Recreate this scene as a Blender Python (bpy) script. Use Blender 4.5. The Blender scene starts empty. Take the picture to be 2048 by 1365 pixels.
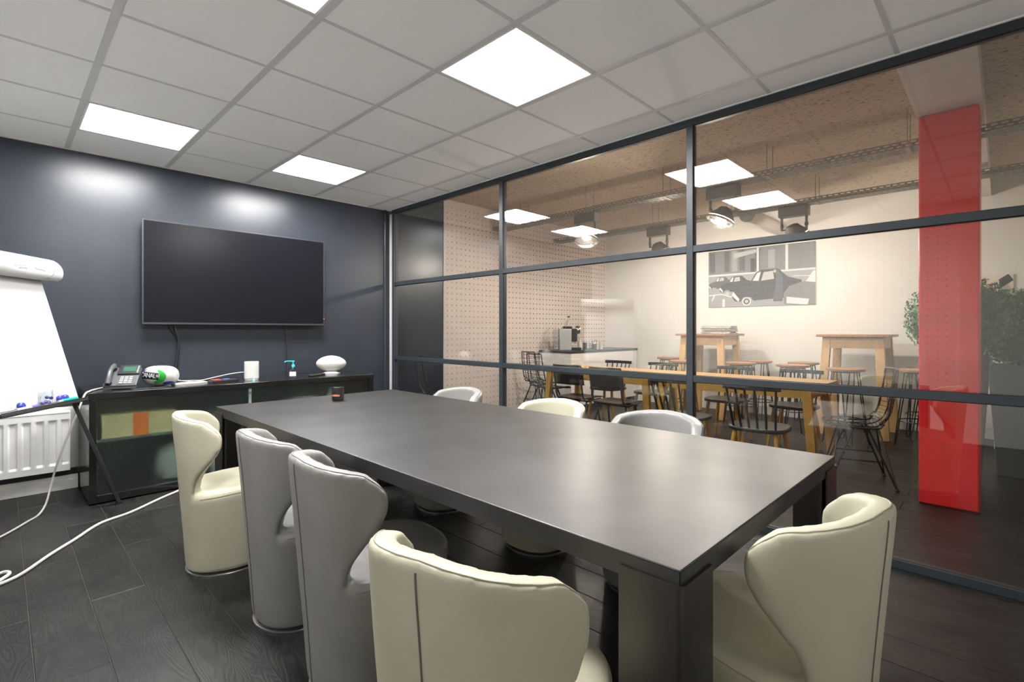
import bpy, bmesh, math, random
from math import sin, cos, pi, radians as rad
from mathutils import Vector, Matrix
from mathutils.bvhtree import BVHTree

random.seed(7)
S = bpy.context.scene
COL = S.collection

# ------------------------------------------------------------------ camera, world, exposure
FPX, CYPX, YAW = 1002.6, 660.8, 0.7953
CAM = Vector((0.2854, -5.1817, 1.2075))
cd = bpy.data.cameras.new('camera'); cam = bpy.data.objects.new('camera', cd); COL.objects.link(cam)
cd.sensor_fit = 'HORIZONTAL'; cd.sensor_width = 36.0; cd.lens = FPX/2048*36
cd.shift_y = -(682.5-CYPX)/2048; cd.clip_start = 0.02; cd.clip_end = 60
cam.location = CAM; cam.rotation_euler = (pi/2, 0, -YAW)
S.camera = cam
w = bpy.data.worlds.new('world'); S.world = w; w.use_nodes = True
w.node_tree.nodes['Background'].inputs[0].default_value = (0.95, 0.98, 1.0, 1)
w.node_tree.nodes['Background'].inputs[1].default_value = 0.05
S.view_settings.view_transform = 'Standard'; S.view_settings.look = 'None'
S.view_settings.gamma = 1.0; S.view_settings.use_curve_mapping = False
S.view_settings.exposure = 1.75
PANEL = 20.0          # radiance of the ceiling panels
LAMP = 22.0          # watts of each floodlight in the room next door

# room dimensions (metres)
YW = -0.0465         # back wall
XP = 3.461           # front of the glazed partition
H1 = 2.60            # meeting room ceiling
XF = 7.97            # far wall next door
H2 = 2.90            # concrete ceiling next door
XL = -0.53           # left wall
YR = -6.1            # rear wall

# ------------------------------------------------------------------ materials
MATS = {}
def nd(nt, t, **kw):
    n = nt.nodes.new(t)
    for k, v in kw.items(): setattr(n, k, v)
    return n
def mat(name, col, rough=0.5, metal=0.0, spec=0.5, var=0.0, vscale=8.0, bump=0.0, bscale=60.0, coords='Object',
        emit=0.0, trans=0.0, stretch=None, coat=0.0, randv=0.0):
    if name in MATS: return MATS[name]
    m = bpy.data.materials.new(name); m.use_nodes = True; nt = m.node_tree
    b = nt.nodes['Principled BSDF']
    b.inputs['Base Color'].default_value = (*col, 1); b.inputs['Roughness'].default_value = rough
    b.inputs['Metallic'].default_value = metal; b.inputs['Specular IOR Level'].default_value = spec
    b.inputs['Transmission Weight'].default_value = trans; b.inputs['Coat Weight'].default_value = coat
    if emit:
        b.inputs['Emission Color'].default_value = (*col, 1); b.inputs['Emission Strength'].default_value = emit
    if var or bump or randv:
        tc = nd(nt, 'ShaderNodeTexCoord'); src = tc.outputs[coords]
        if stretch:
            mp = nd(nt, 'ShaderNodeMapping'); mp.inputs['Scale'].default_value = stretch
            nt.links.new(src, mp.inputs['Vector']); src = mp.outputs[0]
        if var or randv:
            mul = nd(nt, 'ShaderNodeMix', data_type='RGBA', blend_type='MULTIPLY'); mul.inputs[0].default_value = 1
            mul.inputs[6].default_value = (*col, 1)
            n = nd(nt, 'ShaderNodeTexNoise'); n.inputs['Scale'].default_value = vscale; n.inputs['Detail'].default_value = 5
            nt.links.new(src, n.inputs['Vector'])
            mr = nd(nt, 'ShaderNodeMapRange'); mr.inputs[1].default_value = 0.25; mr.inputs[2].default_value = 0.75
            mr.inputs[3].default_value = 1-var; mr.inputs[4].default_value = 1+var
            nt.links.new(n.outputs[0], mr.inputs[0]); out = mr.outputs[0]
            if randv:
                oi = nd(nt, 'ShaderNodeObjectInfo'); r2 = nd(nt, 'ShaderNodeMapRange')
                r2.inputs[3].default_value = 1-randv; r2.inputs[4].default_value = 1+randv
                nt.links.new(oi.outputs['Random'], r2.inputs[0])
                mm = nd(nt, 'ShaderNodeMath', operation='MULTIPLY'); nt.links.new(out, mm.inputs[0]); nt.links.new(r2.outputs[0], mm.inputs[1]); out = mm.outputs[0]
            nt.links.new(out, mul.inputs[7]); nt.links.new(mul.outputs[2], b.inputs['Base Color'])
        if bump:
            n2 = nd(nt, 'ShaderNodeTexNoise'); n2.inputs['Scale'].default_value = bscale; n2.inputs['Detail'].default_value = 4
            nt.links.new(src, n2.inputs['Vector'])
            bp = nd(nt, 'ShaderNodeBump'); bp.inputs['Strength'].default_value = bump; bp.inputs['Distance'].default_value = 0.004
            nt.links.new(n2.outputs[0], bp.inputs['Height']); nt.links.new(bp.outputs[0], b.inputs['Normal'])
    MATS[name] = m; return m

def plank_material():
    m = bpy.data.materials.new('dark_oak_plank'); m.use_nodes = True; nt = m.node_tree; b = nt.nodes['Principled BSDF']
    tc = nd(nt, 'ShaderNodeTexCoord'); oi = nd(nt, 'ShaderNodeObjectInfo')
    sc = nd(nt, 'ShaderNodeVectorMath', operation='SCALE'); sc.inputs['Scale'].default_value = 13.0
    comb = nd(nt, 'ShaderNodeCombineXYZ')
    for i in range(3): nt.links.new(oi.outputs['Random'], comb.inputs[i])
    nt.links.new(comb.outputs[0], sc.inputs[0])
    ad = nd(nt, 'ShaderNodeVectorMath', operation='ADD'); nt.links.new(tc.outputs['Object'], ad.inputs[0]); nt.links.new(sc.outputs[0], ad.inputs[1])
    mp = nd(nt, 'ShaderNodeMapping'); mp.inputs['Scale'].default_value = (9, 1.6, 1); nt.links.new(ad.outputs[0], mp.inputs['Vector'])
    wv = nd(nt, 'ShaderNodeTexNoise'); wv.inputs['Scale'].default_value = 1.1; wv.inputs['Detail'].default_value = 2.0; wv.inputs['Distortion'].default_value = 0.6
    nt.links.new(mp.outputs[0], wv.inputs['Vector'])
    fr = nd(nt, 'ShaderNodeMath', operation='MULTIPLY'); fr.inputs[1].default_value = 130.0; nt.links.new(wv.outputs[0], fr.inputs[0])
    sn = nd(nt, 'ShaderNodeMath', operation='SINE'); nt.links.new(fr.outputs[0], sn.inputs[0])
    n2 = nd(nt, 'ShaderNodeTexNoise'); n2.inputs['Scale'].default_value = 7; n2.inputs['Detail'].default_value = 6; nt.links.new(ad.outputs[0], n2.inputs['Vector'])
    mr = nd(nt, 'ShaderNodeMapRange'); mr.inputs[1].default_value = .3; mr.inputs[2].default_value = .7; mr.inputs[3].default_value = .62; mr.inputs[4].default_value = 1.4
    nt.links.new(n2.outputs[0], mr.inputs[0])
    r2 = nd(nt, 'ShaderNodeMapRange'); r2.inputs[3].default_value = .8; r2.inputs[4].default_value = 1.2; nt.links.new(oi.outputs['Random'], r2.inputs[0])
    m1 = nd(nt, 'ShaderNodeMath', operation='MULTIPLY'); nt.links.new(mr.outputs[0], m1.inputs[0]); nt.links.new(r2.outputs[0], m1.inputs[1])
    r3 = nd(nt, 'ShaderNodeMapRange'); r3.inputs[1].default_value = -1; r3.inputs[3].default_value = .68; r3.inputs[4].default_value = 1.38; nt.links.new(sn.outputs[0], r3.inputs[0])
    m2 = nd(nt, 'ShaderNodeMath', operation='MULTIPLY'); nt.links.new(m1.outputs[0], m2.inputs[0]); nt.links.new(r3.outputs[0], m2.inputs[1])
    mul = nd(nt, 'ShaderNodeMix', data_type='RGBA', blend_type='MULTIPLY'); mul.inputs[0].default_value = 1
    mul.inputs[6].default_value = (.014, .0131, .0122, 1); nt.links.new(m2.outputs[0], mul.inputs[7]); nt.links.new(mul.outputs[2], b.inputs['Base Color'])
    b.inputs['Roughness'].default_value = .42; b.inputs['Specular IOR Level'].default_value = .36
    bp = nd(nt, 'ShaderNodeBump'); bp.inputs['Strength'].default_value = .12; bp.inputs['Distance'].default_value = .0012
    nt.links.new(sn.outputs[0], bp.inputs['Height']); nt.links.new(bp.outputs[0], b.inputs['Normal'])
    return m

def glass_material(name, tint, f0):
    # clear sheet: Schlick reflection over straight transmission
    m = bpy.data.materials.new(name); m.use_nodes = True; nt = m.node_tree
    nt.nodes.remove(nt.nodes['Principled BSDF']); out = nt.nodes['Material Output']
    tr = nd(nt, 'ShaderNodeBsdfTransparent'); tr.inputs[0].default_value = (*tint, 1)
    gl = nd(nt, 'ShaderNodeBsdfGlossy'); gl.inputs['Roughness'].default_value = 0.0
    lw = nd(nt, 'ShaderNodeLayerWeight'); lw.inputs[0].default_value = .5
    pw = nd(nt, 'ShaderNodeMath', operation='POWER'); pw.inputs[1].default_value = 5; nt.links.new(lw.outputs['Facing'], pw.inputs[0])
    ma = nd(nt, 'ShaderNodeMath', operation='MULTIPLY_ADD'); ma.inputs[1].default_value = 1-f0; ma.inputs[2].default_value = f0
    nt.links.new(pw.outputs[0], ma.inputs[0])
    mx = nd(nt, 'ShaderNodeMixShader'); nt.links.new(ma.outputs[0], mx.inputs[0]); nt.links.new(tr.outputs[0], mx.inputs[1]); nt.links.new(gl.outputs[0], mx.inputs[2])
    nt.links.new(mx.outputs[0], out.inputs[0])
    return m

def concrete_ceiling():
    m = bpy.data.materials.new('flecked_concrete'); m.use_nodes = True; nt = m.node_tree; b = nt.nodes['Principled BSDF']
    tc = nd(nt, 'ShaderNodeTexCoord'); mp = nd(nt, 'ShaderNodeMapping'); mp.inputs['Scale'].default_value = (16, 7, 1)
    nt.links.new(tc.outputs['Object'], mp.inputs[0])
    n = nd(nt, 'ShaderNodeTexNoise'); n.inputs['Scale'].default_value = 3.4; n.inputs['Detail'].default_value = 6; n.inputs['Roughness'].default_value = .65; nt.links.new(mp.outputs[0], n.inputs['Vector'])
    cr = nd(nt, 'ShaderNodeValToRGB'); e = cr.color_ramp.elements; e[0].position = .385; e[0].color = (.18, .14, .11, 1); e[1].position = .45; e[1].color = (.56, .45, .35, 1)
    nt.links.new(n.outputs[0], cr.inputs[0])
    n2 = nd(nt, 'ShaderNodeTexNoise'); n2.inputs['Scale'].default_value = .9; nt.links.new(tc.outputs['Object'], n2.inputs['Vector'])
    mx = nd(nt, 'ShaderNodeMix', data_type='RGBA', blend_type='MULTIPLY'); mx.inputs[0].default_value = .55
    nt.links.new(cr.outputs[0], mx.inputs[6]); nt.links.new(n2.outputs[0], mx.inputs[7])
    nt.links.new(cr.outputs[0], b.inputs['Base Color']); b.inputs['Roughness'].default_value = .9
    bp = nd(nt, 'ShaderNodeBump'); bp.inputs['Strength'].default_value = .3; bp.inputs['Distance'].default_value = .004; nt.links.new(n.outputs[0], bp.inputs['Height']); nt.links.new(bp.outputs[0], b.inputs['Normal'])
    return m

M_plank = plank_material()
M_slab = mat('floor_joint', (.12, .115, .11), .8)
M_navy = mat('navy_paint', (.030, .036, .048), .29, spec=.45, var=.10, vscale=2.2, bump=.10, bscale=240)
M_white = mat('white_wall', (.72, .71, .68), .7, var=.03, vscale=3)
M_pink = mat('pale_pegged_wall', (.66, .58, .54), .6, var=.04, vscale=2)
M_warmwall = mat('warm_white_wall', (.72, .70, .67), .6, var=.03, vscale=2)
M_tile = mat('ceiling_tile', (.90, .90, .895), .85, var=.012, vscale=30, bump=.04, bscale=400, randv=.012)
M_runner = mat('ceiling_runner', (.62, .62, .615), .6)
M_frame = mat('slate_frame', (.030, .037, .044), .42, var=.04)
M_frame_dark = mat('black_gasket', (.012, .012, .013), .6)
M_glass = glass_material('clear_pane', (.985, .99, .985), .060)
M_cglass = glass_material('clear_plastic', (.93, .95, .97), .06)
M_steel = mat('blackened_steel', (.092, .089, .090), .40, metal=.85, var=.20, vscale=4.5, bump=.02, bscale=30)
M_steel_d = mat('blackened_steel_leg', (.085, .078, .072), .36, metal=.8, var=.2, vscale=3)
M_cream = mat('cream_leather', (.50, .475, .36), .42, spec=.45, var=.06, vscale=6, bump=.05, bscale=260)
M_grey = mat('grey_leather', (.27, .263, .25), .38, spec=.5, var=.08, vscale=6, bump=.05, bscale=260)
M_seam_c = mat('cream_piping', (.36, .335, .24), .5)
M_seam_g = mat('grey_piping', (.19, .185, .175), .45)
M_zip = mat('zip_metal', (.16, .16, .155), .5, metal=.3)
M_alu = mat('brushed_aluminium', (.62, .62, .63), .3, metal=1.0)
M_black = mat('black_lacquer', (.012, .012, .012), .16, spec=.5)
M_blackm = mat('black_matt', (.016, .016, .017), .5)
M_blackp = mat('black_plastic', (.022, .022, .024), .35)
M_tvs = mat('tv_screen', (.007, .007, .010), .24, spec=.2)
M_tvf = mat('tv_bezel', (.055, .055, .06), .35, metal=.3)
M_frost = mat('frosted_green_glass', (.80, .90, .86), .28, trans=1.0)
M_inner = mat('cabinet_interior', (.13, .165, .155), .6)
M_board = mat('card_box', (.75, .62, .33), .8)
M_orange = mat('orange_label', (.95, .20, .02), .6)
M_paper = mat('white_paper', (.48, .48, .472), .7, var=.015)
M_wp = mat('white_plastic', (.60, .59, .575), .35)
M_rad = mat('radiator_enamel', (.86, .855, .83), .35)
M_cable = mat('white_cable', (.60, .585, .54), .45)
M_letter = mat('white_lettering', (.80, .80, .78), .5)
M_ink = mat('marker_ink', (.05, .05, .055), .6)
M_blue = mat('blue_plastic', (.035, .045, .42), .3)
M_lblue = mat('pale_blue_print', (.22, .25, .62), .45)
M_green = mat('green_print', (.02, .34, .03), .45)
M_teal = mat('teal_plastic', (.0, .42, .30), .35)
M_turq = mat('turquoise_plastic', (.04, .62, .62), .35)
M_red_p = mat('red_plastic', (.70, .045, .03), .35)
M_ball = mat('ball_rubber', (.52, .505, .47), .5, bump=.06, bscale=700)
M_lcd = mat('phone_lcd', (.04, .12, .08), .2)
M_key = mat('phone_key', (.42, .42, .43), .5)
M_phone = mat('phone_grey', (.085, .088, .095), .35)
M_gel = glass_material('hand_gel', (.82, .86, .9), .08)
M_redcol = mat('red_gloss_paint', (.95, .032, .034), .22, spec=.5, var=.05, vscale=3, bump=.04, bscale=50)
M_beam = mat('beam_plaster', (.72, .67, .64), .8, var=.03)
M_conc = concrete_ceiling()
M_galv = mat('galvanised_steel', (.34, .33, .29), .45, metal=.6, var=.1)
M_lampm = mat('lamp_grey_metal', (.26, .25, .23), .45, metal=.5)
M_chrome = mat('polished_reflector', (.80, .79, .77), .12, metal=1.0)
M_wood = mat('light_oak', (.50, .30, .13), .42, var=.14, vscale=4, stretch=(2, 14, 2))
M_woody = mat('golden_oak', (.60, .33, .055), .42, var=.12, vscale=4, stretch=(8, 8, 1.5))
M_woodh = mat('beech', (.60, .37, .165), .45, var=.12, vscale=4, stretch=(8, 8, 1.5))
M_seatw = mat('stool_seat_wood', (.34, .17, .085), .42, var=.18, vscale=5, stretch=(3, 14, 3))
M_blackw = mat('black_stained_wood', (.018, .017, .016), .38)
M_brownw = mat('dark_walnut', (.065, .038, .03), .35)
M_wire = mat('black_wire', (.02, .024, .024), .35, metal=.3)
M_cab = mat('white_gloss_cabinet', (.80, .77, .74), .18)
M_leaf = mat('box_leaf', (.075, .19, .065), .45, var=.35, vscale=14)
M_plant = mat('planter_grey', (.14, .145, .14), .6)
M_stud = mat('stud_metal', (.62, .60, .58), .18, metal=.85)
M_cork = mat('pale_wood_shelf', (.68, .50, .32), .5)
GREYS = [mat('print_grey_%s' % n, (v, v, v*1.03), .6) for n, v in (('one', .02), ('two', .07), ('three', .16), ('four', .28), ('five', .42), ('six', .6))]

# ------------------------------------------------------------------ mesh helpers
class MB:
    def __init__(s): s.v = []; s.f = []
    def add(s, vs, fs):
        o = len(s.v); s.v += [tuple(v) for v in vs]; s.f += [tuple(i+o for i in f) for f in fs]; return s
    def box(s, x0, x1, y0, y1, z0, z1, M=None):
        vs = [Vector((x, y, z)) for x in (x0, x1) for y in (y0, y1) for z in (z0, z1)]
        if M: vs = [M @ v for v in vs]
        return s.add(vs, [(0, 1, 3, 2), (4, 6, 7, 5), (0, 4, 5, 1), (2, 3, 7, 6), (0, 2, 6, 4), (1, 5, 7, 3)])
    def bar(s, a, b, wx, wy, up=(0, 0, 1), wx2=None, wy2=None):
        # rectangular bar from a to b (may taper)
        a = Vector(a); b = Vector(b); d = (b-a).normalized(); u = Vector(up)
        if abs(d.dot(u)) > .98: u = Vector((0, 1, 0))
        x = d.cross(u).normalized(); y = x.cross(d)
        wx2 = wx2 or wx; wy2 = wy2 or wy; vs = []
        for p, p1, p2 in ((a, wx, wy), (b, wx2, wy2)):
            for sx, sy in ((-1, -1), (1, -1), (1, 1), (-1, 1)): vs.append(p+x*sx*p1/2+y*sy*p2/2)
        return s.add(vs, [(3, 2, 1, 0), (4, 5, 6, 7)]+[(i, (i+1) % 4, 4+(i+1) % 4, 4+i) for i in range(4)])
    def tube(s, pts, r, n=8, closed=False):
        P = [Vector(p) for p in pts]; N = len(P); rs = r if isinstance(r, (list, tuple)) else [r]*N
        tang = []
        for i in range(N):
            a = P[(i-1) % N] if (closed or i > 0) else P[i]; b = P[(i+1) % N] if (closed or i < N-1) else P[i]
            tang.append((b-a).normalized())
        t = tang[0]; x = t.orthogonal().normalized(); vs = []
        for i in range(N):
            t = tang[i]; x = (x - t*x.dot(t))
            x = x.normalized() if x.length > 1e-6 else t.orthogonal().normalized()
            y = t.cross(x)
            for k in range(n):
                a = 2*pi*k/n; vs.append(P[i]+(x*cos(a)+y*sin(a))*rs[i])
        fs = []
        for i in range(N if closed else N-1):
            j = (i+1) % N
            for k in range(n): fs.append((i*n+k, i*n+(k+1) % n, j*n+(k+1) % n, j*n+k))
        if not closed: fs += [tuple(range(n-1, -1, -1)), tuple((N-1)*n+k for k in range(n))]
        return s.add(vs, fs)
    def lathe(s, prof, n=24, c=(0, 0, 0), M=None):
        vs = []; c = Vector(c)
        for r, z in prof:
            for k in range(n):
                a = 2*pi*k/n; v = Vector((r*cos(a), r*sin(a), z))
                vs.append((M @ v if M else v)+c)
        fs = []
        for i in range(len(prof)-1):
            for k in range(n): fs.append((i*n+k, i*n+(k+1) % n, (i+1)*n+(k+1) % n, (i+1)*n+k))
        fs += [tuple(range(n-1, -1, -1)), tuple((len(prof)-1)*n+k for k in range(n))]
        return s.add(vs, fs)
    def prism(s, poly, h, M):
        # poly in local xy, extruded 0..h along local z, placed by matrix M
        n = len(poly); vs = [M @ Vector((x, y, z)) for z in (0, h) for x, y in poly]
        return s.add(vs, [tuple(range(n-1, -1, -1)), tuple(range(n, 2*n))]+[(i, (i+1) % n, n+(i+1) % n, n+i) for i in range(n)])
    def grid(s, fn, nu, nv, closed_u=False):
        vs = [fn(i/nu, j/nv) for j in range(nv+1) for i in range(nu+(0 if closed_u else 1))]
        m = nu if closed_u else nu+1
        fs = [(j*m+i, j*m+(i+1) % m, (j+1)*m+(i+1) % m, (j+1)*m+i) for j in range(nv) for i in range(nu)]
        return s.add(vs, fs)
    def mesh(s, name, smooth=35):
        me = bpy.data.meshes.new(name); me.from_pydata([tuple(v) for v in s.v], [], s.f); me.update()
        if smooth:
            for p in me.polygons: p.use_smooth = True
            me.set_sharp_from_angle(angle=rad(smooth))
        return me

def obj(name, mb, m, parent=None, smooth=35, bevel=0, seg=2):
    me = mb if isinstance(mb, bpy.types.Mesh) else mb.mesh(name, smooth)
    if m and not me.materials: me.materials.append(m)
    o = bpy.data.objects.new(name, me); COL.objects.link(o)
    if parent: o.parent = parent
    if bevel:
        b = o.modifiers.new('bevel', 'BEVEL'); b.width = bevel; b.segments = seg; b.limit_method = 'ANGLE'; b.angle_limit = rad(40)
    return o
def tag(o, label, cat, group=None):
    o['label'] = label; o['category'] = cat
    if group: o['group'] = group
    return o
def thing(name, label, cat, loc=(0, 0, 0), rz=0, group=None):
    o = bpy.data.objects.new(name, None); o.empty_display_size = .1; COL.objects.link(o)
    o.location = loc; o.rotation_euler = (0, 0, rz)
    return tag(o, label, cat, group)
def struct(name, mb, m, parent=None, **k):
    o = obj(name, mb, m, parent, **k)
    if not parent: o['kind'] = 'structure'
    return o
def dup(root, loc, rz, label=None):
    r = root.copy(); COL.objects.link(r); r.location = loc; r.rotation_euler = (0, 0, rz)
    if label: r['label'] = label
    for ch in list(root.children):
        c = ch.copy(); COL.objects.link(c); c.parent = r
        for g in list(ch.children):
            q = g.copy(); COL.objects.link(q); q.parent = c
    return r
def smoothpath(pts, k=6):
    P = [Vector(p) for p in pts]; out = []
    for i in range(len(P)-1):
        a = P[max(i-1, 0)]; b = P[i]; c = P[i+1]; d = P[min(i+2, len(P)-1)]
        for j in range(k):
            t = j/k
            out.append(.5*((2*b)+(c-a)*t+(2*a-5*b+4*c-d)*t*t+(3*b-a-3*c+d)*t**3))
    return out+[P[-1]]
def T(x=0, y=0, z=0): return Matrix.Translation((x, y, z))
def RX(a): return Matrix.Rotation(a, 4, 'X')
def RY(a): return Matrix.Rotation(a, 4, 'Y')
def RZ(a): return Matrix.Rotation(a, 4, 'Z')
def text_mesh(txt, size, extrude=0.0, sub=0, shear=0, spacing=1.0):
    cu = bpy.data.curves.new('lettering', 'FONT'); cu.body = txt; cu.size = size; cu.extrude = extrude; cu.shear = shear
    cu.align_x = 'CENTER'; cu.align_y = 'CENTER'; cu.space_character = spacing; cu.resolution_u = 3
    o = bpy.data.objects.new('lettering', cu); COL.objects.link(o)
    me = bpy.data.meshes.new_from_object(o.evaluated_get(bpy.context.evaluated_depsgraph_get()))
    bpy.data.objects.remove(o)
    if sub:
        bm = bmesh.new(); bm.from_mesh(me); bmesh.ops.triangulate(bm, faces=bm.faces)
        bmesh.ops.subdivide_edges(bm, edges=bm.edges, cuts=sub, use_grid_fill=True); bm.to_mesh(me); bm.free()
    return me
def poly_mesh(poly, sub=0):
    bm = bmesh.new(); f = bm.faces.new([bm.verts.new((x, y, 0)) for x, y in poly])
    bmesh.ops.triangulate(bm, faces=[f])
    for _ in range(sub): bmesh.ops.subdivide_edges(bm, edges=[e for e in bm.edges if e.calc_length() > .012], cuts=1); bmesh.ops.triangulate(bm, faces=bm.faces)
    me = bpy.data.meshes.new('print'); bm.to_mesh(me); bm.free(); return me

# ------------------------------------------------------------------ floor
fl = struct('floor', MB().box(XL, XF+.1, YR, .1, -.05, -.004), M_slab)
PW, PL = .1983, 1.2
pcache = {}
def plank(x0, x1, y0, y1):
    key = (round(x1-x0, 3), round(y1-y0, 3))
    if key not in pcache:
        a, b = key; g = .0011; t = .0016
        mb = MB(); vs = []
        for z, e in ((-.004, g), (-t, g), (0, g+t)):
            for sx, sy in ((-1, -1), (1, -1), (1, 1), (-1, 1)): vs.append((sx*(a/2-e), sy*(b/2-e), z))
        mb.add(vs, [(8, 9, 10, 11)]+[(i+l*4, (i+1) % 4+l*4, (i+1) % 4+4+l*4, i+4+l*4) for l in (0, 1) for i in range(4)])
        pcache[key] = mb.mesh('floor_plank', 0); pcache[key].materials.append(M_plank)
    o = bpy.data.objects.new('floor_plank', pcache[key]); COL.objects.link(o); o.parent = fl
    o.location = ((x0+x1)/2, (y0+y1)/2, 0)
x = .368-PW*5; c = 0
while x < XF:
    x0, x1 = max(x, XL), min(x+PW, XF)
    off = [-2.28, -2.865][c % 2]
    ys = sorted({max(min(off+PL*k, YW), -6.0) for k in range(-4, 4)})
    for a, b in zip(ys, ys[1:]):
        if b-a > .03 and x1-x0 > .03: plank(x0, x1, a, b)
    x += PW; c += 1
plank_rear = struct('floor_plank', MB().box(XL, XF, YR, -6.001, -.004, 0), M_plank, fl)

# ------------------------------------------------------------------ walls
wb = struct('wall_back', MB().box(XL-.1, 4.275, YW, YW+.12, 0, H2), M_navy)
wp = struct('wall_back_pegged', MB().box(4.275, XF+.1, YW, YW+.12, 0, H2), M_pink)
obj('wall_edge_trim', MB().box(4.262, 4.280, YW-.014, YW, 0, H2), M_wp, wp)
def studs(fn, nu, nv):
    mb = MB()
    for i in range(nu):
        for j in range(nv):
            p, n, a, b = fn(i, j); r = .0105
            mb.add([p+a*r, p+b*r, p-a*r, p-b*r, p+n*.015], [(0, 1, 4), (1, 2, 4), (2, 3, 4), (3, 0, 4)])
    return mb
Xv, Yv, Zv = Vector((1, 0, 0)), Vector((0, 1, 0)), Vector((0, 0, 1))
o = obj('peg_studs', studs(lambda i, j: (Vector((4.33+i*.0755, YW-.0005, .12+j*.0745)), -Yv, Xv, Zv), 48, 37), M_stud, wp, smooth=0); o['kind'] = 'stuff'
wf = struct('wall_far', MB().box(XF, XF+.12, YR, YW, 0, H2), M_warmwall)
struct('baseboard_far', MB().box(XF-.018, XF, YR, YW, 0, .12).box(XF-.024, XF, YR, YW, .10, .125), M_white)
wl = struct('wall_left', MB().box(XL-.12, XL, YR, YW, 0, H1+.1), mat('left_wall_pale', (.74, .73, .71), .6))
o = obj('peg_studs', studs(lambda i, j: (Vector((XL+.0005, -4.74+i*.079, .42+j*.079)), Xv, Yv, Zv), 56, 27), M_stud, wl, smooth=0); o['kind'] = 'stuff'
struct('door_1', MB().box(XL, XL+.035, -5.36, -4.84, .0, 2.56), M_white, bevel=.006)
struct('baseboard_left', MB().box(XL, XL+.016, -4.82, YW, 0, .13), M_white)
struct('wall_rear', MB().box(XL-.12, XF+.1, YR-.12, YR, 0, H2), M_white)
struct('wall_partition_header', MB().box(XP+.005, XP+.06, YR, YW, H1, H2), M_white)
struct('wall_partition_end', MB().box(XP, XP+.09, YR, -5.56, 0, H1), M_frame)
struct('trim_1', MB().box(XP+.004, XP+.018, -.108, -.060, 0, H1-.045), M_wp)          # pale strip between wall and frame
struct('trim_2', MB().tube([(3.412, YW-.008, 0), (3.412, YW-.008, H1)], .016, 12), M_navy)

# ------------------------------------------------------------------ meeting room ceiling: tiles, runners, panel lights
TX, TY = .6401, .6
cl = struct('ceiling', MB().box(XL, XP, YR, YW, 2.72, 2.76), M_white)
LCELLS = [(1, 1), (3, 1), (1, 5), (3, 5)]
tcache = {}
for i in range(-1, 6):
    for j in range(0, 11):
        if (i, j) in LCELLS: continue
        x0, x1 = max(i*TX+.017, XL), min((i+1)*TX-.017, XP)
        y1, y0 = min(-j*TY-.010, YW), max(-(j+1)*TY+.010, YR)
        if x1-x0 < .02 or y1-y0 < .02: continue
        k = (round(x1-x0, 3), round(y1-y0, 3))
        if k not in tcache:
            tcache[k] = MB().box(-k[0]/2-.004, k[0]/2+.004, -k[1]/2-.004, k[1]/2+.004, 0, .016).mesh('ceiling_tile', 0); tcache[k].materials.append(M_tile)
        o = bpy.data.objects.new('ceiling_tile', tcache[k]); COL.objects.link(o); o.parent = cl; o.location = ((x0+x1)/2, (y0+y1)/2, H1+.003)
for i in range(0, 6): obj('ceiling_runner', MB().box(i*TX-.017, i*TX+.017, YR, YW, H1, H1+.03), M_runner, cl)
for j in range(1, 11): obj('cross_runner', MB().box(XL, XP, -j*TY-.010, -j*TY+.010, H1+.001, H1+.028), M_runner, cl)
obj('wall_angle', MB().box(XL, XP, YW-.02, YW, H1-.004, H1+.02), M_runner, cl)
obj('wall_angle', MB().box(XP-.012, XP+.01, YR, YW, H1-.003, H1+.02), M_tile, cl)

M_wing = mat('lit_reflector', (1.0, 1.0, .985), .5, emit=PANEL*.75)
M_bask = mat('lit_basket', (1.0, 1.0, .985), .5, emit=PANEL*1.15)
M_lframe = mat('light_frame', (.80, .80, .79), .4)
def panel_light():
    t = thing('ceiling_light', '', 'ceiling light')
    hx, hy = TX/2-.017, TY/2-.010
    mb = MB()
    for a, b, c_, d in ((-hx, hx, -hy, -hy+.012), (-hx, hx, hy-.012, hy), (-hx, -hx+.012, -hy, hy), (hx-.012, hx, -hy, hy)): mb.box(a, b, c_, d, 0, .02)
    obj('frame', mb, M_lframe, t)
    obj('housing', MB().box(-hx, hx, -hy, hy, .085, .09).box(-hx, -hx+.004, -hy, hy, .02, .09).box(hx-.004, hx, -hy, hy, .02, .09).box(-hx, hx, -hy, -hy+.004, .02, .09).box(-hx, hx, hy-.004, hy, .02, .09), M_lframe, t)
    for s in (-1, 1):
        mb = MB(); x0, x1 = s*(hx-.010), s*.145
        mb.add([(x0, -hy+.012, .012), (x0, hy-.012, .012), (x1, hy-.05, .055), (x1, -hy+.05, .055)], [(0, 1, 2, 3)])
        mb.add([(x0, -hy+.012, .012), (x1, -hy+.05, .055), (x1, -hy+.012, .055)], [(0, 1, 2)]).add([(x0, hy-.012, .012), (x1, hy-.05, .055), (x1, hy-.012, .055)], [(0, 1, 2)])
        obj('side_reflector', mb, M_wing, t)
    def f(u, v):
        a = (u-.5)*2; yy = (v-.5)*2*(hy-.035)
        return (a*.135, yy, .050-.040*math.sqrt(max(0, 1-(a*.985)**2)))
    mb = MB().grid(f, 20, 6)
    obj('basket_diffuser', mb, M_bask, t)
    for s in (-1, 1):
        obj('end_plate', MB().add([(-.145, s*(hy-.012), .055), (.145, s*(hy-.012), .055), (.145, s*(hy-.05), .055), (-.145, s*(hy-.05), .055)], [(0, 1, 2, 3)]), M_wing, t)
    return t
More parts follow.
